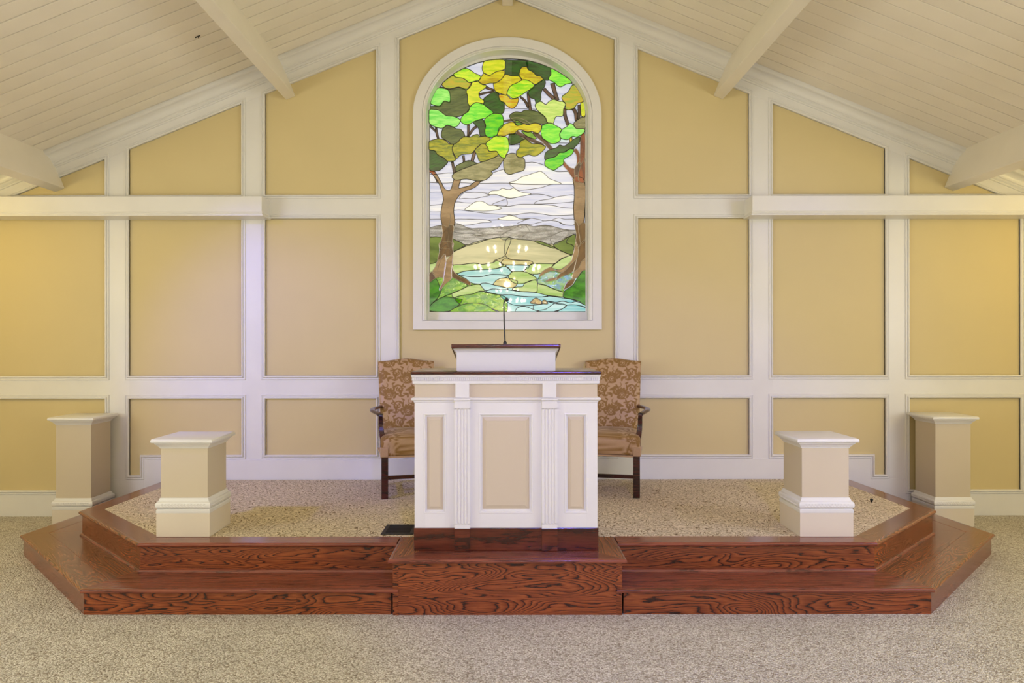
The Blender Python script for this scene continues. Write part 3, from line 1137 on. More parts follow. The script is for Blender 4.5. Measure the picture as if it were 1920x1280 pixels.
# --- trees
pane('trunk_pane', 5, [(130, -10), (190, -20), (240, 60), (290, 150), (340, 240), (400, 270), (450, 250), (490, 130), (520, 0), (520, -60), (660, -60), (640, 60), (610, 150), (600, 230), (690, 210), (800, 180), (900, 110), (1020, 60), (1180, 0), (1100, 70), (1000, 110), (950, 170), (860, 230), (700, 290), (610, 360), (560, 430), (520, 520), (505, 660), (520, 800), (505, 930), (400, 960), (300, 1000), (290, 900), (265, 750), (280, 600), (300, 500), (315, 440), (300, 340), (250, 190), (200, 80)], 'bark', 4, 'lead')
pane('trunk_pane', 5, [(290, 910), (400, 955), (420, 900), (505, 930), (490, 1080), (475, 1280), (470, 1330), (250, 1330), (265, 1220), (300, 1070)], 'darkbark', 5, 'solder')
pane('trunk_pane', 7, [(240, 0), (235, 150), (200, 320), (300, 270), (465, 215), (470, 100), (470, 0)], 'darkbark', 5.5, 'solder')
pane('trunk_pane', 7, [(200, 320), (160, 430), (110, 520), (165, 620), (230, 610), (310, 600), (350, 340), (325, 200), (260, 280)], 'bark', 6, 'solder')
pane('trunk_pane', 7, [(350, 340), (465, 215), (465, 300), (460, 400), (450, 500), (450, 600), (430, 660), (330, 740), (240, 850), (240, 800), (300, 690), (312, 600)], 'bark', 6, 'solder')
pane('trunk_pane', 7, [(460, 400), (480, 490), (530, 560), (600, 610), (700, 650), (785, 715), (770, 755), (690, 720), (560, 660), (450, 605), (445, 500)], 'darkbark', 6.5, 'solder')
pane('trunk_pane', 7, [(55, 560), (110, 520), (165, 620), (130, 650), (55, 700)], 'twig', 6, 'solder')
# solder veins on the left trunk


def vein(q, pts, layer=6.2, w=0.0019):
    ox, oy, sc = Q[q]
    P = [gpt(ox + x / sc, oy + y / sc) for x, y in catmull(pts, 4, closed=False)]
    y0 = YGL - YW - 0.0035 * layer
    A, B = miter(P, w, closed=False), miter(P, -w, closed=False)
    solder_mb.rings([[(x, y0, z) for x, z in A], [(x, y0 - 0.0022, z) for x, z in P], [(x, y0, z) for x, z in B]], closed_ring=False)


for q, p in ((5, [(435, 700), (445, 790), (420, 910), (390, 965), (300, 1070)]), (5, [(420, 910), (450, 1000), (485, 1080)]),
             (5, [(390, 965), (405, 1100), (390, 1230), (340, 1290)]), (7, [(370, -10), (380, 50), (325, 200), (250, 330), (190, 500)]),
             (7, [(380, 50), (420, 130), (465, 215)]), (7, [(345, 30), (290, 90), (240, 155)])):
    vein(q, p)
# right tree
pane('trunk_pane', 6, [(1235, 40), (1440, 100), (1440, 700), (1400, 900), (1325, 930), (1255, 830), (1240, 720), (1235, 560), (1250, 380), (1245, 200)], 'bark', 4, 'lead')
pane('trunk_pane', 6, [(1255, 820), (1325, 930), (1330, 1060), (1360, 1260), (1300, 1330), (1275, 1200), (1285, 1080), (1260, 950)], 'darkbark', 5, 'solder')
pane('trunk_pane', 6, [(1330, 930), (1450, 880), (1450, 1170), (1370, 1260), (1345, 1120)], 'darkbark', 5.2, 'solder')
pane('trunk_pane', 8, [(1220, 0), (1240, 0), (1275, 100), (1270, 200), (1245, 280), (1150, 380), (1060, 470), (980, 530), (860, 495), (960, 480), (1030, 440), (1140, 330), (1165, 250), (1200, 120)], 'bark', 5.5, 'solder')
pane('trunk_pane', 8, [(1275, 100), (1340, -10), (1420, -60), (1420, 270), (1330, 340), (1280, 450), (1190, 520), (1215, 400), (1245, 285), (1270, 200)], 'darkbark', 5.5, 'solder')
pane('trunk_pane', 8, [(850, 485), (800, 445), (740, 455), (640, 510), (575, 590), (600, 600), (700, 535), (800, 505), (860, 500)], 'bark', 5.8, 'solder')
pane('trunk_pane', 8, [(980, 530), (1060, 475), (1150, 380), (1240, 300), (1210, 400), (1185, 500), (1100, 560), (1000, 595), (880, 665), (860, 660), (910, 590)], 'darkbark', 5.8, 'solder')
pane('trunk_pane', 8, [(885, 625), (800, 635), (740, 650), (695, 690), (740, 685), (860, 665)], 'bark', 5.9, 'solder')
pane('trunk_pane', 8, [(1330, 340), (1420, 270), (1420, 465), (1330, 510), (1260, 610), (1215, 640), (1160, 650), (1180, 540), (1280, 450)], 'bark', 6, 'solder')
pane('trunk_pane', 8, [(1215, 640), (1170, 740), (1100, 790), (1015, 835), (1040, 760), (1090, 690), (1160, 655)], 'darkbark', 6, 'solder')
pane('trunk_pane', 4, [(1480, 380), (1565, 360), (1565, 840), (1520, 890), (1470, 960), (1460, 880), (1470, 720), (1475, 560)], 'redbark', 4, 'solder')
pane('trunk_pane', 4, [(1345, 680), (1390, 640), (1450, 720), (1465, 860), (1400, 970), (1410, 880), (1395, 760)], 'redbark', 4, 'solder')
pane('trunk_pane', 4, [(1140, 880), (1200, 950), (1280, 1020), (1350, 1040), (1365, 1150), (1365, 1270), (1300, 1190), (1220, 1070), (1130, 960)], 'redbark', 4, 'solder')
pane('trunk_pane', 4, [(1395, 970), (1460, 890), (1480, 980), (1440, 1110), (1430, 1180), (1365, 1180), (1355, 1040)], 'twig', 4.5, 'solder')
pane('trunk_pane', 4, [(1480, 980), (1560, 840), (1565, 1290), (1450, 1290), (1430, 1180), (1445, 1100)], 'redbark', 4.5, 'solder')
pane('trunk_pane', 4, [(1365, 1182), (1430, 1182), (1450, 1300), (1400, 1300), (1362, 1280)], 'redbark', 4.6, 'solder')
# twigs
stick(3, [(70, 170), (130, 230), (190, 290)], [36, 30, 28])
stick(3, [(195, 200), (205, 300), (240, 440)], [34, 40, 36])
stick(3, [(840, 160), (840, 260), (830, 400)], [44, 40, 30])
stick(3, [(1000, 190), (920, 260), (840, 390)], [44, 40, 30])
stick(3, [(520, 900), (540, 1000), (570, 1130)], [42, 46, 50])
stick(3, [(740, 770), (755, 900), (765, 1040)], [36, 38, 46])
stick(3, [(970, 690), (930, 820), (900, 930), (820, 1010)], [50, 60, 50, 40])
stick(3, [(60, 1055), (130, 1100), (190, 1180), (240, 1290)], [70, 72, 64, 60], 'redbark')
stick(1, [(1180, 680), (1260, 715), (1360, 745)], [56, 40, 24])
stick(1, [(1060, 830), (1180, 800), (1360, 765)], [46, 30, 24])
stick(2, [(280, 880), (370, 960), (440, 1090)], [30, 40, 44])
stick(2, [(435, 790), (450, 960), (475, 1120), (490, 1300)], [50, 52, 52, 46], layer=3.5)
stick(2, [(920, 610), (960, 760), (1020, 950)], [84, 70, 70])
stick(2, [(750, 720), (850, 830), (960, 920)], [60, 64, 66])
stick(2, [(1160, 1110), (1170, 1250), (1230, 1440)], [64, 60, 60])
stick(2, [(1330, 1110), (1380, 1200), (1400, 1350)], [64, 60, 60])
stick(2, [(1450, 1040), (1455, 1180), (1430, 1330)], [50, 54, 60])
stick(4, [(-60, 90), (60, 70), (190, 45), (330, 75), (480, 160)], [40, 44, 54, 60, 40], 'twig', 4, 'solder')
stick(4, [(200, 300), (330, 380), (520, 470), (740, 560)], [60, 66, 70, 40], 'twig', 4, 'solder')
stick(4, [(540, 300), (650, 390), (770, 500), (900, 650)], [70, 84, 76, 70], 'twig', 4.2, 'solder')
stick(4, [(1280, 410), (1290, 500)], [60, 50], 'orange', 3)

# --- foliage
LEAVES = [
    (1, 'lime', [(540, 445), (640, 380), (770, 320), (880, 350), (960, 410), (1090, 480), (1040, 570), (930, 590), (850, 600), (740, 520), (600, 500)], 0),
    (1, 'ochre', [(320, 630), (400, 550), (540, 460), (600, 500), (740, 520), (850, 600), (910, 620), (850, 720), (780, 735), (650, 690), (470, 725), (350, 690)], 0),
    (1, 'mint', [(90, 900), (210, 720), (420, 740), (480, 850), (470, 990), (360, 970), (260, 1070), (70, 1010)], 0),
    (1, 'yellow', [(920, 600), (1030, 570), (1110, 640), (1200, 660), (1170, 720), (1060, 800), (1070, 900), (1150, 960), (1130, 1030), (1010, 1000), (920, 1040), (880, 1080), (830, 1000), (830, 870), (800, 780), (850, 700)], 0),
    (1, 'yellow', [(1130, 260), (1190, 170), (1540, 150), (1575, 240), (1560, 340), (1390, 390), (1270, 460), (1160, 420), (1120, 340)], 0),
    (1, 'gold', [(1050, 580), (1110, 470), (1160, 420), (1270, 460), (1390, 390), (1550, 360), (1565, 430), (1500, 540), (1380, 610), (1270, 615), (1170, 640), (1090, 620)], 0),
    (1, 'gold', [(1340, 620), (1380, 610), (1500, 540), (1580, 440), (1700, 470), (1850, 480), (1900, 550), (1780, 640), (1660, 720), (1600, 850), (1540, 840), (1450, 810), (1370, 760)], 0),
    (1, 'dark', [(1560, 150), (1680, 150), (2000, 170), (2020, 290), (1960, 290), (1880, 360), (1860, 470), (1700, 470), (1580, 440), (1575, 240)], -1),
    (1, 'dark', [(2000, 170), (2300, 240), (2540, 330), (2500, 430), (2450, 550), (2330, 540), (2280, 490), (2150, 450), (2060, 370)], -1),
    (2, 'gold', [(270, 370), (310, 300), (400, 290), (440, 350), (540, 400), (590, 460), (680, 480), (730, 540), (660, 590), (570, 640), (440, 570), (320, 555), (260, 470)], 0),
    (2, 'lime', [(10, 820), (80, 680), (200, 620), (320, 560), (440, 570), (555, 660), (480, 740), (370, 810), (270, 880), (190, 920), (110, 920), (50, 870)], 1),
    (2, 'green', [(920, 330), (1300, 580), (1180, 640), (1090, 690), (1020, 670), (950, 600), (850, 550), (850, 500), (890, 440)], 0),
    (2, 'ochre', [(1310, 660), (1400, 670), (1490, 800), (1540, 950), (1500, 1000), (1420, 1020), (1350, 1110), (1240, 1150), (1170, 1120), (1180, 1030), (1110, 940), (1120, 870), (1230, 790)], 0),
    (2, 'dark', [(570, 650), (660, 590), (740, 540), (780, 590), (760, 680), (720, 740), (690, 820), (690, 930), (640, 990), (590, 1010), (560, 930), (480, 900), (440, 780)], -1),
    (2, 'pale', [(570, 1060), (610, 1010), (690, 980), (780, 1040), (850, 980), (940, 940), (1050, 980), (1120, 980), (1180, 1040), (1140, 1130), (1120, 1270), (1000, 1280), (960, 1340), (930, 1420), (820, 1400), (770, 1290), (620, 1160)], 0),
    (1, 'orange', [(1450, 850), (1540, 840), (1620, 860), (1700, 930), (1830, 910), (1840, 960), (1800, 1060), (1710, 1120), (1600, 1060), (1560, 1000), (1480, 960)], -0.5),
    (1, 'dark', [(1150, 920), (1250, 840), (1340, 780), (1450, 810), (1450, 880), (1500, 970), (1560, 1010), (1540, 1200), (1400, 1240), (1330, 1190), (1230, 1100), (1140, 1020)], -1),
    (1, 'green', [(880, 1080), (950, 1020), (1010, 1000), (1130, 1030), (1230, 1110), (1340, 1200), (1260, 1260), (1230, 1300), (1100, 1330), (950, 1380), (870, 1430), (780, 1440), (700, 1390), (690, 1330), (760, 1230), (840, 1180)], 0),
    (1, 'mint', [(60, 1160), (160, 1140), (260, 1160), (400, 1260), (560, 1280), (680, 1350), (640, 1450), (560, 1490), (420, 1450), (330, 1510), (200, 1490), (60, 1400)], 0),
    (3, 'vivid', [(1160, 70), (1260, -20), (1350, -60), (1500, -40), (1540, 60), (1530, 190), (1460, 260), (1400, 380), (1280, 420), (1190, 380), (1170, 280), (1190, 180)], 0.5),
    (3, 'dark', [(940, 110), (1080, 40), (1140, 70), (1180, 200), (1180, 380), (1080, 385), (1050, 250), (1000, 180)], -0.5),
    (3, 'moss', [(330, 240), (420, 170), (500, 190), (600, 240), (700, 260), (770, 380), (680, 450), (600, 530), (500, 545), (430, 490), (330, 430), (300, 380)], -0.5),
    (3, 'olive', [(60, 500), (200, 450), (310, 445), (400, 490), (470, 550), (545, 560), (520, 640), (560, 760), (600, 840), (540, 890), (430, 890), (340, 810), (230, 760), (170, 680), (60, 650)], 0),
    (3, 'olive', [(545, 560), (630, 510), (690, 440), (780, 390), (870, 410), (950, 370), (1030, 355), (1080, 400), (1190, 390), (1280, 440), (1190, 540), (1100, 550), (1020, 610), (950, 690), (890, 740), (700, 760), (600, 840), (540, 740), (520, 640)], 0),
    (3, 'dark', [(60, 680), (170, 680), (230, 760), (340, 820), (430, 900), (370, 980), (280, 1060), (210, 1080), (60, 1040)], -0.5),
    (3, 'olive', [(970, 670), (1040, 600), (1100, 550), (1180, 550), (1230, 620), (1250, 690), (1400, 690), (1440, 760), (1300, 840), (1110, 900), (1050, 870), (1020, 780)], 0),
    (3, 'lime', [(1190, 540), (1330, 420), (1370, 390), (1600, 410), (1650, 560), (1640, 680), (1590, 770), (1570, 830), (1480, 800), (1430, 730), (1390, 690), (1260, 690), (1230, 620)], 0.5),
    (3, 'moss', [(580, 1000), (680, 930), (800, 880), (870, 870), (980, 910), (1010, 950), (730, 1060), (600, 1090)], -1.5),
    (3, 'drab', [(1110, 900), (1300, 840), (1450, 780), (1550, 820), (1500, 920), (1420, 1030), (1300, 1090), (1320, 1140), (1180, 1260), (1000, 1280), (800, 1240), (570, 1260), (560, 1120)], -0.7),
    (4, 'gold', [(-170, 300), (-150, 240), (-100, 190), (0, 140), (100, 110), (160, 130), (200, 180), (280, 170), (350, 145), (430, 170), (540, 135), (620, 140), (700, 190), (690, 270), (640, 330), (560, 320), (500, 300), (420, 310), (330, 280), (240, 270), (150, 340), (60, 350), (-60, 400), (-170, 400)], 0.4),
    (4, 'green', [(700, 200), (780, 150), (880, 130), (960, 170), (1100, 260), (1060, 350), (1080, 460), (1000, 530), (880, 540), (790, 480), (720, 430), (690, 340)], 0.3),
    (4, 'mint', [(1060, 360), (1100, 270), (1210, 200), (1260, 140), (1330, 170), (1390, 240), (1540, 250), (1560, 300), (1490, 370), (1400, 410), (1310, 400), (1230, 460), (1150, 460), (1080, 430)], 0.5),
    (4, 'olive', [(280, 500), (380, 450), (440, 490), (520, 540), (640, 540), (780, 600), (720, 690), (620, 770), (540, 790), (450, 760), (350, 790), (290, 820), (210, 790), (200, 690), (260, 620)], -0.2),
    (4, 'dark', [(760, 790), (790, 710), (880, 660), (1000, 620), (1060, 570), (1150, 590), (1250, 530), (1350, 450), (1460, 410), (1450, 520), (1380, 590), (1330, 650), (1250, 650), (1150, 710), (1060, 720), (980, 800), (860, 830), (770, 860)], 0.3),
    (4, 'vivid', [(770, 880), (860, 830), (980, 800), (1050, 725), (1160, 715), (1260, 650), (1340, 650), (1320, 730), (1260, 790), (1150, 850), (1130, 950), (1040, 1010), (950, 1070), (850, 1040), (770, 980)], 0.5),
    (4, 'dark', [(60, 350), (180, 330), (280, 390), (380, 430), (280, 480), (260, 520), (60, 545)], -1.5),
    (2, 'moss', [(60, 1260), (180, 1180), (290, 1190), (370, 1150), (560, 1160), (680, 1210), (770, 1290), (820, 1400), (760, 1440), (700, 1430), (560, 1410), (420, 1440), (280, 1400), (140, 1380)], -1.3),
    (4, 'drab', [(-30, 790), (80, 730), (190, 740), (210, 790), (330, 820), (370, 900), (350, 1060), (200, 1110), (60, 1150), (-40, 1080), (-60, 900)], -0.8),
    (4, 'grassleaf', [(300, 290), (420, 310), (500, 310), (600, 440), (430, 400)], -1.2),
    (4, 'grassleaf', [(170, 90), (230, 80), (330, 140), (250, 170), (200, 160)], -1.2),
    (2, 'yellow', [(1480, 1020), (1540, 990), (1570, 1100), (1570, 1270), (1500, 1280), (1480, 1150)], -0.5),
    (4, 'drab', [(1340, 140), (1400, 80), (1570, -10), (1570, 240), (1400, 240), (1350, 180)], -0.6),
    (1, 'moss', [(230, 690), (350, 690), (480, 730), (650, 690), (780, 740), (830, 860), (830, 1000), (880, 1080), (760, 1230), (560, 1290), (400, 1270), (260, 1170), (60, 1170), (60, 1080), (260, 1050), (360, 960), (450, 980), (470, 850), (400, 740)], -1.2),
]
G['grassleaf'] = G['grass']
for q, m, p, dl in LEAVES:
    pane('leaf_pane', q, p, m, 7 + dl * 2)
lc = lead_mb.obj('lead_came', M['lead'], win, fix=False)
sc_ = solder_mb.obj('solder_line', M['solder'], win, fix=False)
lc['kind'] = 'stuff'
sc_['kind'] = 'stuff'
so = sky_mb.obj('lead_came', M['lead_light'], win, fix=False)
so['kind'] = 'stuff'

# ------------------------------------------------------------------ stepped platform
PT, P1 = 0.327, 0.149
stage = thing('platform', 'two-step dark oak platform with patterned carpet top and projecting centre step', 'platform', (0, 0, 0))
YEND = YW - 0.006
# nosing lines in plan, front centre -> left -> wall (X negative side first)
TOPE = [(-0.672, 4.335), (-2.247, 4.335), (-3.100, 5.165), (-3.030, YEND)]
LOWE = [(-0.62, 4.040), (-2.418, 4.040), (-3.540, 5.188), (-3.412, YEND)]
NT = 0.024


def board(name, a, b, wd, z0, z1, mat, ext=(0, 0), mitre=None, parent=stage, bevel=0.0):
    """plan board whose outer edge runs a->b and whose body lies to the left; local X along the grain"""
    a, b = Vector(a), Vector(b)
    t = (b - a).normalized()
    L = (b - a).length
    ma, mb_ = mitre or (0.0, 0.0)
    poly = [(0, 0), (L, 0), (L - mb_ * wd, wd), (ma * wd, wd)]
    if area2(poly) < 0:
        poly = poly[::-1]
    ang = math.atan2(t.y, t.x)
    return MB().prism_xy(poly, 0, z1 - z0).obj(name, mat, parent, loc=(a.x, a.y, z0), rot=(0, 0, ang), bevel=bevel)


def mit(p, q, r):
    """tangent factor of the mitre at q for boards p-q and q-r, body on the left"""
    a = (Vector(q) - Vector(p)).normalized()
    b = (Vector(r) - Vector(q)).normalized()
    ang = math.atan2(a.x * b.y - a.y * b.x, a.dot(b))
    return math.tan(ang / 2)


def mirror(p):
    return [(-x, y) for x, y in p]


def nosing(a, b, z, ma, mb_, mat=None):
    """half-round strip along a->b (body on the left), top at z"""
    a, b = Vector(a), Vector(b)
    t = (b - a).normalized()
    L = (b - a).length
    prof = []
    R = NT / 2
    for k in range(9):
        th = -PI / 2 + PI * k / 8
        prof.append((R - R * math.cos(th), R + R * math.sin(th)))
    prof = [(0.03, 0.0)] + prof + [(0.03, NT)]
    rings = [[(ma * y, y, zz) for y, zz in prof], [(L - mb_ * y, y, zz) for y, zz in prof]]
    return MB().rings(rings, cap0=True, cap1=True).obj('nosing', mat or M['oak_nose'], stage, loc=(a.x, a.y, z - NT), rot=(0, 0, math.atan2(t.y, t.x)), smooth=True, angle=35)


def riser(a, b, z0, z1, th=0.02, name='riser', mat=None, ma=0, mb_=0):
    a, b = Vector(a), Vector(b)
    t = (b - a).normalized()
    L = (b - a).length
    return MB().prism_xy([(0, 0), (L, 0), (L - mb_ * th, th), (ma * th, th)], 0, z1 - z0).obj(name, mat or M['oak_riser'], stage, loc=(a.x, a.y, z0), rot=(0, 0, math.atan2(t.y, t.x)))


def toe(a, b, z, ma, mb_):
    """small rounded moulding at the foot of the upper riser, body towards -left"""
    a, b = Vector(a), Vector(b)
    t = (b - a).normalized()
    L = (b - a).length
    prof = [(0.0, 0.0)] + [(-0.016 * math.cos(k / 5 * PI / 2), 0.018 * math.sin(k / 5 * PI / 2)) for k in range(6)]
    rings = [[(ma * y, y, zz) for y, zz in prof], [(L - mb_ * y, y, zz) for y, zz in prof]]
    return MB().rings(rings, cap0=True, cap1=True).obj('toe_moulding', M['oak_nose'], stage, loc=(a.x, a.y, z), rot=(0, 0, math.atan2(t.y, t.x)), smooth=True, angle=60)


BW = 0.155
for s in (-1, 1):
    def side(pl):
        # counter-clockwise plan: body on the left of travel.
        # left half runs wall -> front; right half runs front -> wall
        return list(reversed(pl)) if s < 0 else mirror(pl)
    for E, z, wd, mats in ((TOPE, PT, BW, ('oak_tread', 'oak_side', 'oak_side')), (LOWE, P1, 0.33, ('oak_tread', 'oak_side', 'oak_side'))):
        P = side(E)
        n = len(P)
        inner = miter(P, 0.022, closed=False)
        for i in range(n - 1):
            ma = mit(P[i - 1], P[i], P[i + 1]) if i > 0 else 0.0
            mb_ = mit(P[i], P[i + 1], P[i + 2]) if i < n - 2 else 0.0
            front = (s < 0 and i == n - 2) or (s > 0 and i == 0)
            mat = M[mats[0]] if front else M[mats[1]]
            nosing(P[i], P[i + 1], z, ma, mb_, None if front else M['oak_side'])
            # board behind the nosing
            q = miter(P, 0.03, closed=False)
            w2 = wd
            if z == P1:
                if front:
                    w2 = 0.36
                elif abs(P[i][0] - P[i + 1][0]) > 0.5:
                    w2 = 0.44
                else:
                    w2 = 0.42
            if z == P1:
                # tread made of a border plank and an inner plank
                board('tread', q[i], q[i + 1], 0.135, z - NT, z, mat, mitre=(ma, mb_), bevel=0.0012)
                q2 = miter(P, 0.166, closed=False)
                board('tread', q2[i], q2[i + 1], w2 - 0.136, z - NT, z - 0.0005, mat, mitre=(ma, mb_), bevel=0.0012)
            else:
                board('border_board', q[i], q[i + 1], w2 - 0.03, z - NT, z, mat, mitre=(ma, mb_), bevel=0.0012)
            z0 = 0.0 if z == P1 else P1 - 0.002
            if not (front and z == P1):
                riser(inner[i], inner[i + 1], z0, z - NT + 0.001, ma=ma, mb_=mb_)
            if z == PT:
                toe(inner[i], inner[i + 1], P1, ma, mb_)
    # lower front risers, two boards a side
    a, b = (s * 0.66, 4.062), (s * 2.409, 4.062)
    m_ = (s * (1.96 if s > 0 else 1.2), 4.062)
    seg = [(a, m_), (m_, b)]
    for p, q in seg:
        if s < 0:
            p, q = q, p
        riser(p, q, 0.0, P1 - NT + 0.001)
# centre step
cs = [(-0.672, 4.478), (-0.672, 4.003), (0.672, 4.003), (0.672, 4.478)]
for i in range(3):
    ma = mit(cs[i - 1], cs[i], cs[i + 1]) if i > 0 else 0.0
    mb_ = mit(cs[i], cs[i + 1], cs[i + 2]) if i < 2 else 0.0
    nosing(cs[i], cs[i + 1], PT, ma, mb_, M['oak_side'] if i != 1 else None)
    q = miter(cs, 0.03, closed=False)
    board('border_board', q[i], q[i + 1], 0.125, PT - NT, PT, M['oak_tread'] if i == 1 else M['oak_side'], mitre=(ma, mb_), bevel=0.0012)
    q = miter(cs, 0.022, closed=False)
    if i != 1:
        q = [(x, max(y, 4.052)) for x, y in q]
        riser(q[i], q[i + 1], 0.0, PT - NT + 0.001, ma=ma, mb_=mb_)
q = miter(cs, 0.022, closed=False)
riser((q[1][0] + 0.03, 4.052), (q[2][0] - 0.03, 4.052), 0.0, PT - NT + 0.001)
for s in (-1, 1):
    MB().box(-0.016, 0.016, 0, 0.02, 0, PT - NT).obj('corner_post', M['oak_riser'], stage, loc=(s * (0.65 - 0.016), 4.050, 0), rot=(0, 0, 0))
MB().box(-0.535, 0.535, 4.15, 4.7, PT - NT, PT - 0.001).obj('deck_board', M['oak_tread'], stage)
# carpeted deck
ci = miter(side(TOPE) if False else (list(reversed(TOPE)) + mirror(TOPE)), BW - 0.004, closed=False)
ci = [p for k, p in enumerate(ci)]
fy = ci[2][1]
deck = [ci[0], ci[1], ci[2], (-0.56, fy), (-0.56, 4.70), (0.56, 4.70), (0.56, fy), ci[5], ci[6], ci[7]]
MB().prism_xy(deck, PT - 0.03, PT + 0.0008).obj('stage_carpet', M['stage_carpet'], stage)
# core under the boards
core = [(-3.0, YEND), (-3.05, 5.19), (-2.22, 4.38), (2.22, 4.38), (3.05, 5.19), (3.0, YEND)]
MB().prism_xy(core, 0.0, PT - 0.031).obj('core', M['mahogany'], stage)
PC = PT + 0.001

# ------------------------------------------------------------------ pedestals
def make_pedestal(name, label, loc, height, group):
    t = thing(name, label, 'pedestal', loc, 0, group)
    hb, hs = 0.1675, 0.1475
    MB().rect_lathe([(0, 0.0), (0, 0.150)], hb, hb).obj('plinth', M['lower_paint'], t, bevel=0.002)
    prof = [(0.020, 0.148), (0.021, 0.150), (0.021, 0.168), (0.017, 0.172), (0.014, 0.174)]
    for k in range(9):
        th = -PI / 2 + PI * k / 8
        prof.append((0.013 + 0.012 * math.cos(th), 0.197 + 0.023 * math.sin(th)))
    prof += [(0.012, 0.222), (0.010, 0.226), (0.004, 0.240), (-0.002, 0.243)]
    bm_ = MB().rect_lathe(prof, hs, hs)
    bm_.obj('base_moulding', M['trim'], t, smooth=True, angle=40)
    # carved leaf relief running along the torus
    cv = MB()
    rr = random.Random(5)
    for side_ in range(4):
        ca, sa = math.cos(side_ * PI / 2), math.sin(side_ * PI / 2)
        for k in range(14):
            u = -0.142 + 0.284 * (k + 0.5) / 14
            for dz, du in ((0.007, 0.002), (-0.007, -0.002)):
                c = (u + du, -(hs + 0.0245), 0.197 + dz)
                pts = []
                for (a_, b_, c_) in ((-0.009, 0.0005, -0.003 if dz > 0 else 0.003), (0, 0.0025, 0.005 if dz > 0 else -0.005), (0.009, 0.0005, 0.003 if dz > 0 else -0.003), (0, -0.001, -0.006 if dz > 0 else 0.006)):
                    x, y, z = c[0] + a_, c[1] - b_, c[2] + c_
                    pts.append((x * ca - y * sa, x * sa + y * ca, z))
                top = (c[0], c[1] - 0.004, c[2])
                pts.append((top[0] * ca - top[1] * sa, top[0] * sa + top[1] * ca, top[2]))
                cv.add(pts, [(0, 1, 4), (1, 2, 4), (2, 3, 4), (3, 0, 4)])
    cv.obj('carved_relief', M['trim'], t)['kind'] = 'stuff'
    MB().rect_lathe([(0, 0.240), (0, height - 0.062)], hs, hs).obj('shaft', M['panel_paint'], t, bevel=0.0015)
    z = height
    prof = [(0.0, z - 0.066), (0.004, z - 0.064), (0.006, z - 0.058), (0.012, z - 0.052), (0.014, z - 0.048), (0.020, z - 0.042), (0.027, z - 0.036), (0.029, z - 0.030), (0.029, z - 0.027), (0.0, z - 0.026)]
    MB().rect_lathe(prof, hs, hs).obj('cap_moulding', M['trim'], t)
    prof = [(0.036, z - 0.028), (0.043, z - 0.025), (0.045, z - 0.018), (0.045, z - 0.012), (0.040, z - 0.003), (0.033, z)]
    MB().rect_lathe(prof, hs, hs).obj('cap', M['trim'], t, smooth=True, angle=40)
    return t


make_pedestal('pedestal', 'short cream pedestal with white cap on the carpet left of the pulpit', (-2.033, 4.4775 + 0.1675, PC), 0.617, 'white-capped pedestals')
make_pedestal('pedestal', 'short lilac-lit pedestal with white cap on the carpet right of the pulpit', (1.996, 4.466 + 0.1675, PC), 0.617, 'white-capped pedestals')
make_pedestal('pedestal', 'taller beige pedestal on the floor against the wall, beyond the platform\'s left end', (-3.636, 6.137, 0), 0.922, 'white-capped pedestals')
make_pedestal('pedestal', 'taller beige pedestal on the floor against the wall, beyond the platform\'s right end', (3.735, 6.137, 0), 0.922, 'white-capped pedestals')

# ------------------------------------------------------------------ pulpit
YP = 4.176
pul = thing('pulpit', 'large white and beige panelled pulpit on mahogany base with raised lectern', 'pulpit', (-0.0075, YP, PT))


def pz(py, y=4.185):
    return CAMZ + (PY - py) * y / F - PT


HX, DEP = 0.536, 0.50
zb0, zb1 = 0.0, 0.132
y_face = 0.012
z_mid, z_fr, z_co = pz(751), pz(745), pz(718.5)
# mahogany base
MB().box(-HX - 0.004, HX + 0.004, 0.004, DEP, 0, zb1).obj('base', M['mahogany'], pul, bevel=0.002)
for c in (-0.2555, 0.2535):
    MB().box(c - 0.046, c + 0.046, -0.014, 0.01, 0, zb1 + 0.001).obj('base_block', M['mahogany'], pul, bevel=0.0015)
# body: a box behind, with stiles and rails on its face
body = MB().box(-HX, HX, y_face + 0.014, DEP, zb1, z_co + 0.01)
body.obj('body', M['trim'], pul)
pz0, pz1 = pz(959), pz(778)
PNL = [(-0.474, -0.361), (-0.150, 0.148), (0.353, 0.468)]
xs = [-HX]
for a, b in PNL:
    xs += [a, b]
xs.append(HX)
for i in range(0, len(xs), 2):
    MB().box(xs[i], xs[i + 1], y_face, y_face + 0.02, zb1, z_mid).obj('stile', M['trim'], pul)
for a, b in PNL:
    MB().box(a, b, y_face, y_face + 0.02, zb1, pz0).obj('rail', M['trim'], pul)
    MB().box(a, b, y_face, y_face + 0.02, pz1, z_mid).obj('rail', M['trim'], pul)
    # raised and fielded panel
    bw = 0.026 if b - a < 0.2 else 0.032
    g = 0.004
    r0 = [(a - 0.0, pz0), (b, pz0), (b, pz1), (a, pz1)]
    def R(inset, y):
        return [(a + inset, y, pz0 + inset), (b - inset, y, pz0 + inset), (b - inset, y, pz1 - inset), (a + inset, y, pz1 - inset)]
    MB().rings([R(0, y_face + 0.018), R(0.004, y_face + 0.0165), R(bw, y_face + 0.007), R(bw + 0.002, y_face + 0.0045)], cap1=True).obj('raised_panel', M['panel_paint'], pul)
    frame_mesh(r0, [(-0.001, -0.016), (-0.0005, -0.003), (0.002, 0.001), (0.006, 0.003), (0.009, 0.002), (0.010, 0.0)], y_face).obj('panel_moulding', M['trim'], pul)
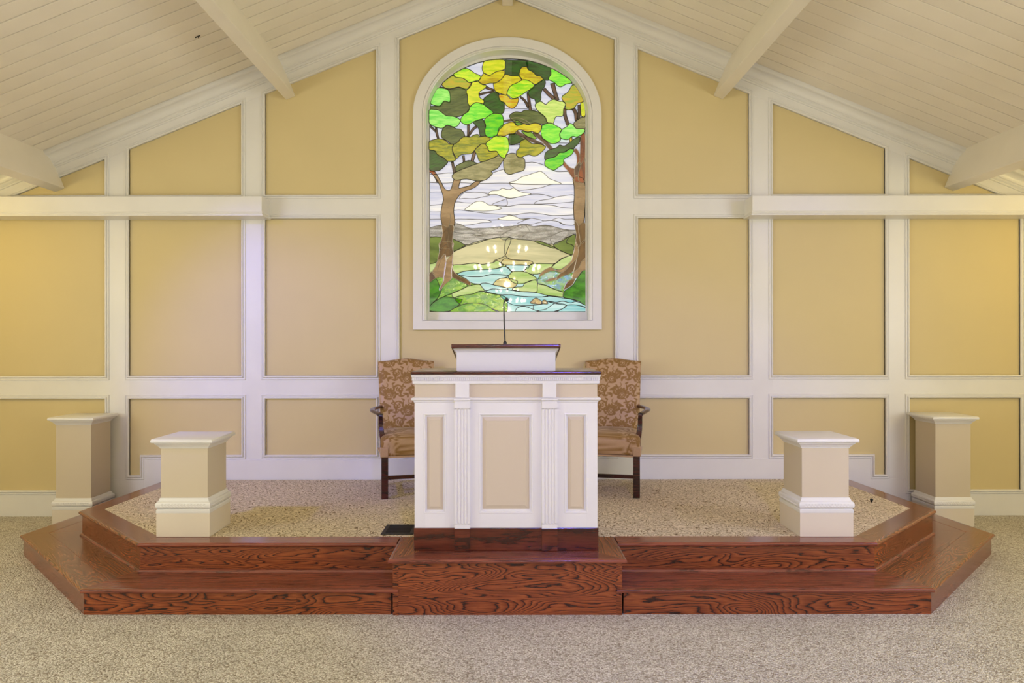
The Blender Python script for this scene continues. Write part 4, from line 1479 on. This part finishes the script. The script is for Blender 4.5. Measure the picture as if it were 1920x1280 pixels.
# fluted pilasters
for c in (-0.2555, 0.2535):
    hw = 0.0445
    prof = [(-hw, y_face + 0.001), (-hw, -0.010)]
    for k in range(4):
        gx = (k - 1.5) * 0.0182
        for j in range(7):
            th = PI * j / 6
            prof.append((gx - 0.0052 * math.cos(th), -0.010 + 0.0052 * math.sin(th)))
    prof += [(hw, -0.010), (hw, y_face + 0.001)]
    za, zc_ = pz(981), pz(765)
    mb = MB()
    mb.rings([[(c + x, y, z) for x, y in prof] for z in (za, zc_)], cap0=True, cap1=True)
    mb.obj('fluted_pilaster', M['trim'], pul)
    MB().box(c - hw, c + hw, -0.010, y_face + 0.001, zb1, za + 0.003).obj('pilaster_block', M['trim'], pul)
    MB().box(c - hw, c + hw, -0.010, y_face + 0.001, zc_ - 0.003, z_mid).obj('pilaster_block', M['trim'], pul)
    for k in range(4):   # rounded flute ends
        gx = c + (k - 1.5) * 0.0182
        for zz, sg in ((za + 0.003, 1), (zc_ - 0.003, -1)):
            pass
    MB().box(c - 0.040, c + 0.040, -0.004, y_face + 0.02, z_fr, z_co).obj('frieze_block', M['trim'], pul)
# frieze fields, mid moulding, cornice
for a, b in ((-HX, -0.2955), (-0.2155, 0.2135), (0.2935, HX)):
    MB().box(a, b, y_face + 0.006, y_face + 0.02, z_fr, z_co).obj('frieze_panel', M['panel_paint'], pul)
cyc, hyc = (y_face + DEP) / 2, (DEP - y_face) / 2
prof = [(0.0, z_mid - 0.012), (0.004, z_mid - 0.008), (0.006, z_mid), (0.014, z_mid + 0.004), (0.018, z_fr - 0.012), (0.018, z_fr - 0.004), (0.012, z_fr), (0.0, z_fr + 0.001)]
MB().rect_lathe(prof, HX, hyc, 0, cyc).obj('mid_moulding', M['trim'], pul)
for c in (-0.2555, 0.2535):
    MB().box(c - 0.047, c + 0.047, -0.024, 0.0, z_mid + 0.003, z_fr - 0.003).obj('moulding_return', M['trim'], pul, bevel=0.003)
zt = pz(702.5, 4.14)
prof = [(0.0, z_co - 0.006), (0.005, z_co - 0.002), (0.010, z_co), (0.011, z_co + 0.014), (0.009, z_co + 0.016), (0.010, zt - 0.016), (0.016, zt - 0.014), (0.017, zt - 0.006), (0.021, zt)]
MB().rect_lathe(prof, HX, hyc, 0, cyc).obj('cornice', M['trim'], pul)
dm = MB()
nd = 92
for k in range(nd):
    u = -HX - 0.008 + (2 * HX + 0.016) * (k + 0.5) / nd
    dm.box(u - 0.0036, u + 0.0036, y_face - 0.016, y_face - 0.008, z_co + 0.0165, zt - 0.017)
for s in (-1, 1):
    for k in range(40):
        u = y_face + (DEP - y_face) * (k + 0.5) / 40
        dm.box(*sorted((s * (HX + 0.008), s * (HX + 0.016))), u - 0.0036, u + 0.0036, z_co + 0.0165, zt - 0.017)
o = dm.obj('dentil', M['trim'], pul)
o['kind'] = 'stuff'
MB().rect_lathe([(0.022, zt), (0.027, zt + 0.003), (0.029, zt + 0.009), (0.027, zt + 0.015), (0.022, zt + 0.018)], HX - 0.01, hyc + 0.004, 0, cyc).obj('top', M['mahogany'], pul, smooth=True, angle=40)
# lectern box standing on the top
ly0, ly1 = 4.32 - YP, 4.74 - YP
lz = zt + 0.018
MB().prism_yz([(ly0, lz - 0.002), (ly1, lz - 0.002), (ly1, 1.43 - PT), (ly0, 1.505 - PT)], -0.303 + 0.004, 0.303 - 0.004).obj('lectern_box', M['trim'], pul, bevel=0.002)
prof = [(0.0, 1.486 - PT), (0.004, 1.486 - PT), (0.006, 1.490 - PT), (0.008, 1.494 - PT), (0.014, 1.500 - PT), (0.020, 1.508 - PT), (0.024, 1.5105 - PT)]
rings = []
for d, z in prof:
    sl = 0.20
    rings.append([(-0.299 - d, ly0 - d, z), (0.299 + d, ly0 - d, z), (0.299 + d, ly1 + 0.0, z - sl * (ly1 - ly0)), (-0.299 - d, ly1 + 0.0, z - sl * (ly1 - ly0))])
MB().rings(rings, cap0=True, cap1=True).obj('lectern_moulding', M['trim'], pul)
ya, yb = 4.272 - YP, 4.76 - YP
za, zb_ = 1.5125 - PT, 1.5125 - PT - 0.20 * (yb - ya)
MB().prism_yz([(ya, za), (yb, zb_), (yb, zb_ + 0.022), (ya + 0.004, za + 0.022), (ya, za + 0.016)], -0.3275, 0.3275).obj('reading_desk', M['mahogany'], pul, bevel=0.003)

# microphone
mic = thing('microphone', 'black gooseneck microphone standing on the lectern top', 'microphone', (-0.0135, 4.345, 1.519))
MB().lathe([(0.027, -0.004), (0.027, 0.005), (0.022, 0.009), (0.012, 0.012), (0.011, 0.024), (0.007, 0.034), (0.0055, 0.036)], n=20).obj('base', M['black'], mic, smooth=True, angle=40)
gp = catmull([(0.0, 0.03), (-0.003, 0.10), (-0.0055, 0.18), (-0.007, 0.25), (-0.005, 0.268), (0.003, 0.280)], 6, closed=False)
MB().tube([(x, 0, z) for x, z in gp[:14]], 0.0048, 10).obj('stem', M['black'], mic, smooth=True)
MB().tube([(x, 0, z) for x, z in gp[13:]], 0.0042, 10).obj('gooseneck', M['black'], mic, smooth=True)
MB().lathe([(0.001, -0.013), (0.006, -0.011), (0.0105, -0.006), (0.012, 0.0), (0.0105, 0.006), (0.006, 0.011), (0.001, 0.013)], n=16).obj('capsule', M['black'], mic, smooth=True, loc=(0.011, 0, 0.285))

# ------------------------------------------------------------------ chairs
def damask_field(U, V):
    """0/1 pattern of palmettes, scrolls and leaves; U, V in metres (numpy arrays)"""
    out = np.zeros_like(U)
    W, H = 0.300, 0.330
    U, V = U * 1.22, V * 1.22

    def ell(x, y, cx, cy, a, b, ang):
        c, s = np.cos(ang), np.sin(ang)
        dx, dy = x - cx, y - cy
        p = (dx * c + dy * s) / a
        q = (-dx * s + dy * c) / (b * (1.0 - 0.45 * np.clip(p, -1, 1)))
        return p * p + q * q < 1

    def arc(x, y, cx, cy, r, a0, a1, wd):
        dx, dy = x - cx, y - cy
        d = np.hypot(dx, dy)
        th = np.mod(np.arctan2(dy, dx) - a0, 2 * np.pi)
        t = th / (a1 - a0)
        return (t < 1) & (np.abs(d - r * (1 - 0.25 * t)) < wd * (0.35 + 0.65 * np.clip(t, 0, 1)))
    for shift, flip in ((0.0, 1), (0.5, -1)):
        x = np.mod(U / W + (0.25 if shift else 0.75), 1.0) * W - W / 2
        # two columns per repeat, half-dropped
        x2 = np.mod(U + shift * W, W) - W / 2
        y2 = np.mod(V + shift * H, H) - H / 2
        x2 = x2 * flip
        m = np.zeros(U.shape, bool)
        # palmette
        for k in range(7):
            a = math.radians(25 + k * 24)
            m |= ell(x2, y2, 0.045 * math.cos(a) - 0.02, 0.045 * math.sin(a) + 0.03, 0.036, 0.0125, a + PI)
        m |= ell(x2, y2, -0.02, 0.018, 0.052, 0.020, 0.25)
        m |= ell(x2, y2, -0.018, 0.000, 0.040, 0.015, -0.15)
        cut = np.hypot(x2 + 0.02, y2 - 0.032) < 0.010
        cut |= (np.abs(np.hypot(x2 + 0.02, y2 - 0.03) - 0.022) < 0.0022)
        m &= ~cut
        # scroll
        m |= arc(x2, y2, 0.075, -0.075, 0.050, 0.3, 4.4, 0.012)
        m |= arc(x2, y2, 0.070, -0.072, 0.024, 3.4, 7.6, 0.009)
        m |= ell(x2, y2, 0.066, -0.076, 0.014, 0.010, 0.6)
        m |= arc(x2, y2, 0.10, 0.085, 0.022, 0.0, 4.6, 0.008)
        m |= arc(x2, y2, -0.095, -0.03, 0.028, 2.0, 6.4, 0.008)
        # leaves on a stem
        for cx, cy, a, L in ((0.04, 0.02, 0.9, 0.026), (0.062, 0.045, 0.3, 0.026), (0.085, 0.03, 2.4, 0.02), (0.10, 0.05, 1.6, 0.02), (-0.06, -0.065, 2.2, 0.03), (-0.085, -0.09, 0.5, 0.026),
                              (-0.045, -0.10, 1.2, 0.03), (-0.02, -0.075, 2.6, 0.022), (0.0, -0.12, 0.2, 0.03), (0.03, -0.14, 2.9, 0.024), (-0.11, 0.10, 0.8, 0.03), (-0.075, 0.12, 2.0, 0.026),
                              (0.03, 0.115, 1.9, 0.026), (0.06, 0.13, 0.6, 0.024), (-0.125, 0.03, 1.4, 0.024), (0.12, -0.01, 2.6, 0.022), (-0.10, -0.145, 2.6, 0.022), (0.125, 0.135, 1.1, 0.022), (0.012, -0.045, 0.2, 0.018)):
            m |= ell(x2, y2, cx, cy, L, L * 0.42, a)
        for cx, cy in ((0.025, 0.09), (0.04, 0.085), (-0.03, 0.14), (0.13, 0.05), (-0.125, -0.06), (0.02, -0.06)):
            m |= np.hypot(x2 - cx, y2 - cy) < 0.0055
        m &= ~(np.abs(np.sin(x2 * 90 + y2 * 60)) < 0.05)
        out = np.maximum(out, m.astype(float))
    return out


def add_pattern(me, uv):
    at = me.attributes.new('damask', 'FLOAT', 'POINT')
    U = np.array([a for a, b in uv])
    V = np.array([b for a, b in uv])
    acc = np.zeros_like(U)
    for du, dv in ((0, 0), (0.0009, 0.0004), (-0.0004, 0.0009), (-0.0009, -0.0005), (0.0004, -0.0009)):
        acc += damask_field(U + du, V + dv)
    at.data.foreach_set('value', (acc / 5).astype(np.float32))


def back_mesh():
    """upholstered back: dense front sheet, plain rear sheet; local: x across, y depth, z up from seat"""
    H = 0.60
    nu, nv = 170, 210

    def pt(u, v, sgn, t):
        hw = 0.232 + 0.010 * v
        top = H + 0.022 * math.exp(-(u / 0.5) ** 2) - 0.005 * abs(u) ** 8
        e = (1 - abs(u) ** 10) * (1 - abs(2 * v - 1) ** 14)
        y = sgn * t * (max(e, 0.0) ** 0.4)
        if sgn < 0:
            y -= 0.012 * (1 - u * u) * math.sin(PI * min(1, v))
        return (u * hw, y + 0.165 * v ** 1.1, v * top)
    vs, uv, fs = [], [], []
    for j in range(nv + 1):
        for i in range(nu + 1):
            u, v = -1 + 2 * i / nu, j / nv
            p = pt(u, v, -1, 0.045)
            vs.append(p)
            uv.append((p[0] + 0.02, p[2] + 0.12))
    for j in range(nv):
        for i in range(nu):
            a = j * (nu + 1) + i
            fs.append((a, a + 1, a + nu + 2, a + nu + 1))
    n0 = len(vs)
    mu, mv = 34, 42
    for j in range(mv + 1):
        for i in range(mu + 1):
            u, v = -1 + 2 * i / mu, j / mv
            p = pt(u, v, 1, 0.035)
            vs.append(p)
            uv.append((p[0] + 0.02, p[2] + 0.12))
    for j in range(mv):
        for i in range(mu):
            a = n0 + j * (mu + 1) + i
            fs.append((a, a + mu + 1, a + mu + 2, a + 1))
    me = bpy.data.meshes.new('backrest')
    me.from_pydata(vs, [], fs)
    me.shade_smooth()
    add_pattern(me, uv)
    me.materials.append(M['fabric'])
    return me


def seat_mesh():
    nu, nv = 150, 120
    vs, uv, fs = [], [], []

    def se(c, e):
        return math.copysign(abs(c) ** e, c)
    for j in range(nv + 1):
        ph = -PI / 2 + PI * j / nv
        for i in range(nu):
            th = 2 * PI * i / nu
            cx = se(math.cos(ph), 0.22) * se(math.cos(th), 0.22)
            cy = se(math.cos(ph), 0.22) * se(math.sin(th), 0.22)
            cz = se(math.sin(ph), 0.34)
            yl = cy * 0.262
            hw = 0.268 - 0.030 * (cy + 1) / 2
            z = 0.405 + cz * 0.085
            if cz > 0:
                z += cz * 0.022 * max(0, 1 - cx * cx) * max(0, 1 - 0.7 * cy * cy) - 0.012 * max(0, -cy) ** 4 * cz
            vs.append((cx * hw, yl - 0.012, z))
            uv.append((cx * hw + 0.05, yl + z * 0.6))
    for j in range(nv):
        for i in range(nu):
            a, b = j * nu + i, j * nu + (i + 1) % nu
            fs.append((a, b, b + nu, a + nu))
    me = bpy.data.meshes.new('seat')
    me.from_pydata(vs, [], fs)
    me.shade_smooth()
    add_pattern(me, uv)
    me.materials.append(M['fabric'])
    return me


def make_chair(label, loc, rot):
    t = thing('armchair', label, 'chair', loc, rot, 'damask armchairs behind the pulpit')
    link('seat', seat_mesh(), None, t)
    link('backrest', back_mesh(), None, t, (0, 0.205, 0.455))
    # gimp strip under the upholstery
    MB().rect_lathe([(0.0, 0.318), (0.002, 0.320), (0.002, 0.328), (0.0, 0.330)], 0.255, 0.255, 0, -0.012).obj('trim_strip', M['fabric'], t)
    for s in (-1, 1):
        # front legs, square
        x = s * 0.232
        MB().rings([[(x - 0.026, -0.27, z), (x + 0.026, -0.27, z), (x + 0.026, -0.218, z), (x - 0.026, -0.218, z)] for z in (0.0, 0.33)], cap0=True, cap1=True).obj('leg', M['chair_wood'], t, bevel=0.003)
        # rear legs raked backwards
        xr = s * 0.205
        prof = [(0.245, 0.33), (0.25, 0.20), (0.285, 0.0)]
        MB().rings([[(xr - 0.019, y - 0.02, z), (xr + 0.019, y - 0.02, z), (xr + 0.019, y + 0.02, z), (xr - 0.019, y + 0.02, z)] for y, z in prof], cap0=True, cap1=True).obj('leg', M['chair_wood'], t, bevel=0.003)
        # side stretchers
        MB().rings([[(s * 0.232 - 0.01, -0.22, z) if k == 0 else (s * 0.232 + 0.01, -0.22, z) for k, z in ((0, 0.105), (1, 0.105), (1, 0.135), (0, 0.135))],
                    [(s * 0.207 - 0.01, 0.25, z) if k == 0 else (s * 0.207 + 0.01, 0.25, z) for k, z in ((0, 0.105), (1, 0.105), (1, 0.135), (0, 0.135))]], cap0=True, cap1=True).obj('stretcher', M['chair_wood'], t, bevel=0.002)
        # arm: flat curved rest from the back to the front post, bowed outwards
        c = catmull([(s * 0.225, 0.235), (s * 0.262, 0.17), (s * 0.298, 0.09), (s * 0.305, 0.01), (s * 0.285, -0.075), (s * 0.258, -0.150)], 6, closed=False)
        rings = []
        n = len(c)
        for i, (px_, py_) in enumerate(c):
            a, b = c[max(0, i - 1)], c[min(n - 1, i + 1)]
            tt = Vector((b[0] - a[0], b[1] - a[1])).normalized()
            mm = Vector((-tt.y, tt.x))
            wv = 0.020 + 0.006 * math.sin(PI * i / (n - 1)) + (0.004 if i > n - 5 else 0)
            z = 0.672 - 0.03 * (i / (n - 1)) ** 2
            sec = []
            for k in range(10):
                th = 2 * PI * k / 10
                sec.append((px_ + mm.x * wv * math.cos(th), py_ + mm.y * wv * math.cos(th), z + 0.013 * math.sin(th)))
            rings.append(sec)
        MB().rings(rings, cap0=True, cap1=True).obj('armrest', M['chair_wood'], t, smooth=True, angle=50)
        # curved arm support
        c = catmull([(-0.155, 0.640), (-0.140, 0.560), (-0.158, 0.490), (-0.195, 0.440), (-0.205, 0.385)], 6, closed=False)
        xs_ = np.interp(np.linspace(0, 1, len(c)), [0, 0.35, 0.7, 1], [s * 0.257, s * 0.252, s * 0.240, s * 0.236])
        rings = []
        for i, (y, z) in enumerate(c):
            f = i / (len(c) - 1)
            h = 0.016 + 0.010 * f
            x = xs_[i]
            rings.append([(x - h, y - h, z), (x + h, y - h, z), (x + h, y + h, z), (x - h, y + h, z)])
        MB().rings(rings, cap0=True, cap1=True).obj('arm_support', M['chair_wood'], t, bevel=0.004)
        # fabric patch where the support meets the rail
        MB().box(s * 0.236 - 0.030, s * 0.236 + 0.030, -0.279, -0.20, 0.325, 0.398).obj('corner_patch', M['fabric'], t, bevel=0.006)
    MB().box(-0.22, 0.22, -0.035, -0.010, 0.105, 0.135).obj('stretcher', M['chair_wood'], t, bevel=0.002)
    return t


make_chair('gold damask armchair behind the pulpit, turned in from the left side', (-0.790, 5.86, PC), math.radians(14))
make_chair('gold damask armchair behind the pulpit, turned in from the right side', (0.840, 5.88, PC), math.radians(-13))

# ------------------------------------------------------------------ floor register
vent = thing('floor_register', 'black metal floor register in the stage carpet left of the pulpit', 'vent', (-0.700, 4.645, PC))
vx, vy = 0.105, 0.120
MB().rings([[(-vx, -vy, 0.0), (vx, -vy, 0.0), (vx, vy, 0.0), (-vx, vy, 0.0)], [(-vx + 0.004, -vy + 0.004, 0.005), (vx - 0.004, -vy + 0.004, 0.005), (vx - 0.004, vy - 0.004, 0.005), (-vx + 0.004, vy - 0.004, 0.005)],
            [(-vx + 0.026, -vy + 0.026, 0.005), (vx - 0.026, -vy + 0.026, 0.005), (vx - 0.026, vy - 0.026, 0.005), (-vx + 0.026, vy - 0.026, 0.005)],
            [(-vx + 0.028, -vy + 0.028, 0.001), (vx - 0.028, -vy + 0.028, 0.001), (vx - 0.028, vy - 0.028, 0.001), (-vx + 0.028, vy - 0.028, 0.001)]], cap0=True, cap1=True).obj('frame', M['vent'], vent)
for k in range(12):
    y = -vy + 0.034 + (2 * vy - 0.068) * k / 11
    MB().box(-vx + 0.028, vx - 0.028, y - 0.004, y + 0.004, 0.001, 0.0042).obj('slat', M['vent'], vent)

# small things: plug on the stage carpet, hook on the ceiling
pl = thing('cable_stub', 'tiny black cable stub poking from the carpet beside the short lilac-lit pedestal', 'cable', (2.762, 5.42, PC))
MB().tube([(0, 0, -0.002), (0, 0, 0.012), (-0.008, -0.004, 0.018)], 0.006, 8).obj('wire', M['black'], pl, smooth=True)
MB().lathe([(0.0105, 0.014), (0.012, 0.019), (0.0105, 0.026), (0.004, 0.029)], n=12).obj('cap', M['black'], pl, smooth=True)
hx_ = (371 - PX)
zhk = F * H0 / ((PY - 67) + RAKE * abs(hx_))
hk = thing('ceiling_hook', 'small dark hook screwed into the ceiling planks left of the beam', 'hook', (hx_ * zhk / F, zhk, CAMZ + (PY - 67) * zhk / F))
MB().tube([(-0.018, 0, -0.006 - 0.006), (0.0, 0, -0.004), (0.020, 0, 0.004)], 0.0045, 8).obj('plate', M['black'], hk)
MB().tube([(0.004, -0.002, 0.002), (0.005, -0.004, -0.010), (0.010, -0.004, -0.016)], 0.003, 8).obj('hook_wire', M['black'], hk)

# ------------------------------------------------------------------ chandeliers (seen mirrored in the window glass)
def chandelier(label, y, zb):
    t = thing('chandelier', label, 'chandelier', (0, y, zb), 0, 'brass chandeliers')
    top = zc(0) - zb - 0.32
    MB().tube([(0, 0, 1.0), (0, 0, top)], 0.012, 8).obj('stem', M['brass'], t, smooth=True)
    MB().lathe([(0.02, -0.22), (0.07, -0.16), (0.10, -0.08), (0.07, 0.0), (0.03, 0.08), (0.06, 0.2), (0.03, 0.32), (0.05, 0.42), (0.025, 0.6), (0.04, 0.75), (0.02, 1.02)], n=16).obj('body', M['brass'], t, smooth=True)
    for zt_, r, n in ((0.0, 0.64, 16), (0.36, 0.40, 10), (0.76, 0.27, 8)):
        for k in range(n):
            a = 2 * PI * (k + 0.5) / n
            ca, sa = math.cos(a), math.sin(a)
            p = catmull([(0.04, zt_ - 0.06), (r * 0.4, zt_ - 0.16), (r * 0.8, zt_ - 0.13), (r, zt_ - 0.05)], 4, closed=False)
            MB().tube([(q_ * ca, q_ * sa, z) for q_, z in p], 0.008, 6).obj('arm', M['brass'], t, smooth=True)
            MB().lathe([(0.03, zt_ - 0.05), (0.012, zt_ - 0.045), (0.012, zt_ + 0.04)], (r * ca, r * sa), 8).obj('candle', M['candle'], t, smooth=True)
            MB().lathe([(0.004, zt_ + 0.04), (0.012, zt_ + 0.055), (0.010, zt_ + 0.072), (0.002, zt_ + 0.10)], (r * ca, r * sa), 8).obj('bulb', M['bulb'], t, smooth=True)
    return t


chandelier('three-tier brass candle chandelier nearer the platform, mirrored in the window', -1.2, 2.95)
chandelier('three-tier brass candle chandelier far down the nave, mirrored in the window', -12.7, 2.95)
for y in (-1.2, -12.7):
    light('chandelier_glow', 'POINT', (0, y, 3.79), 38, WARM, 0.02)
    light('chandelier_glow', 'POINT', (0, y, 2.68), 38, WARM, 0.02)
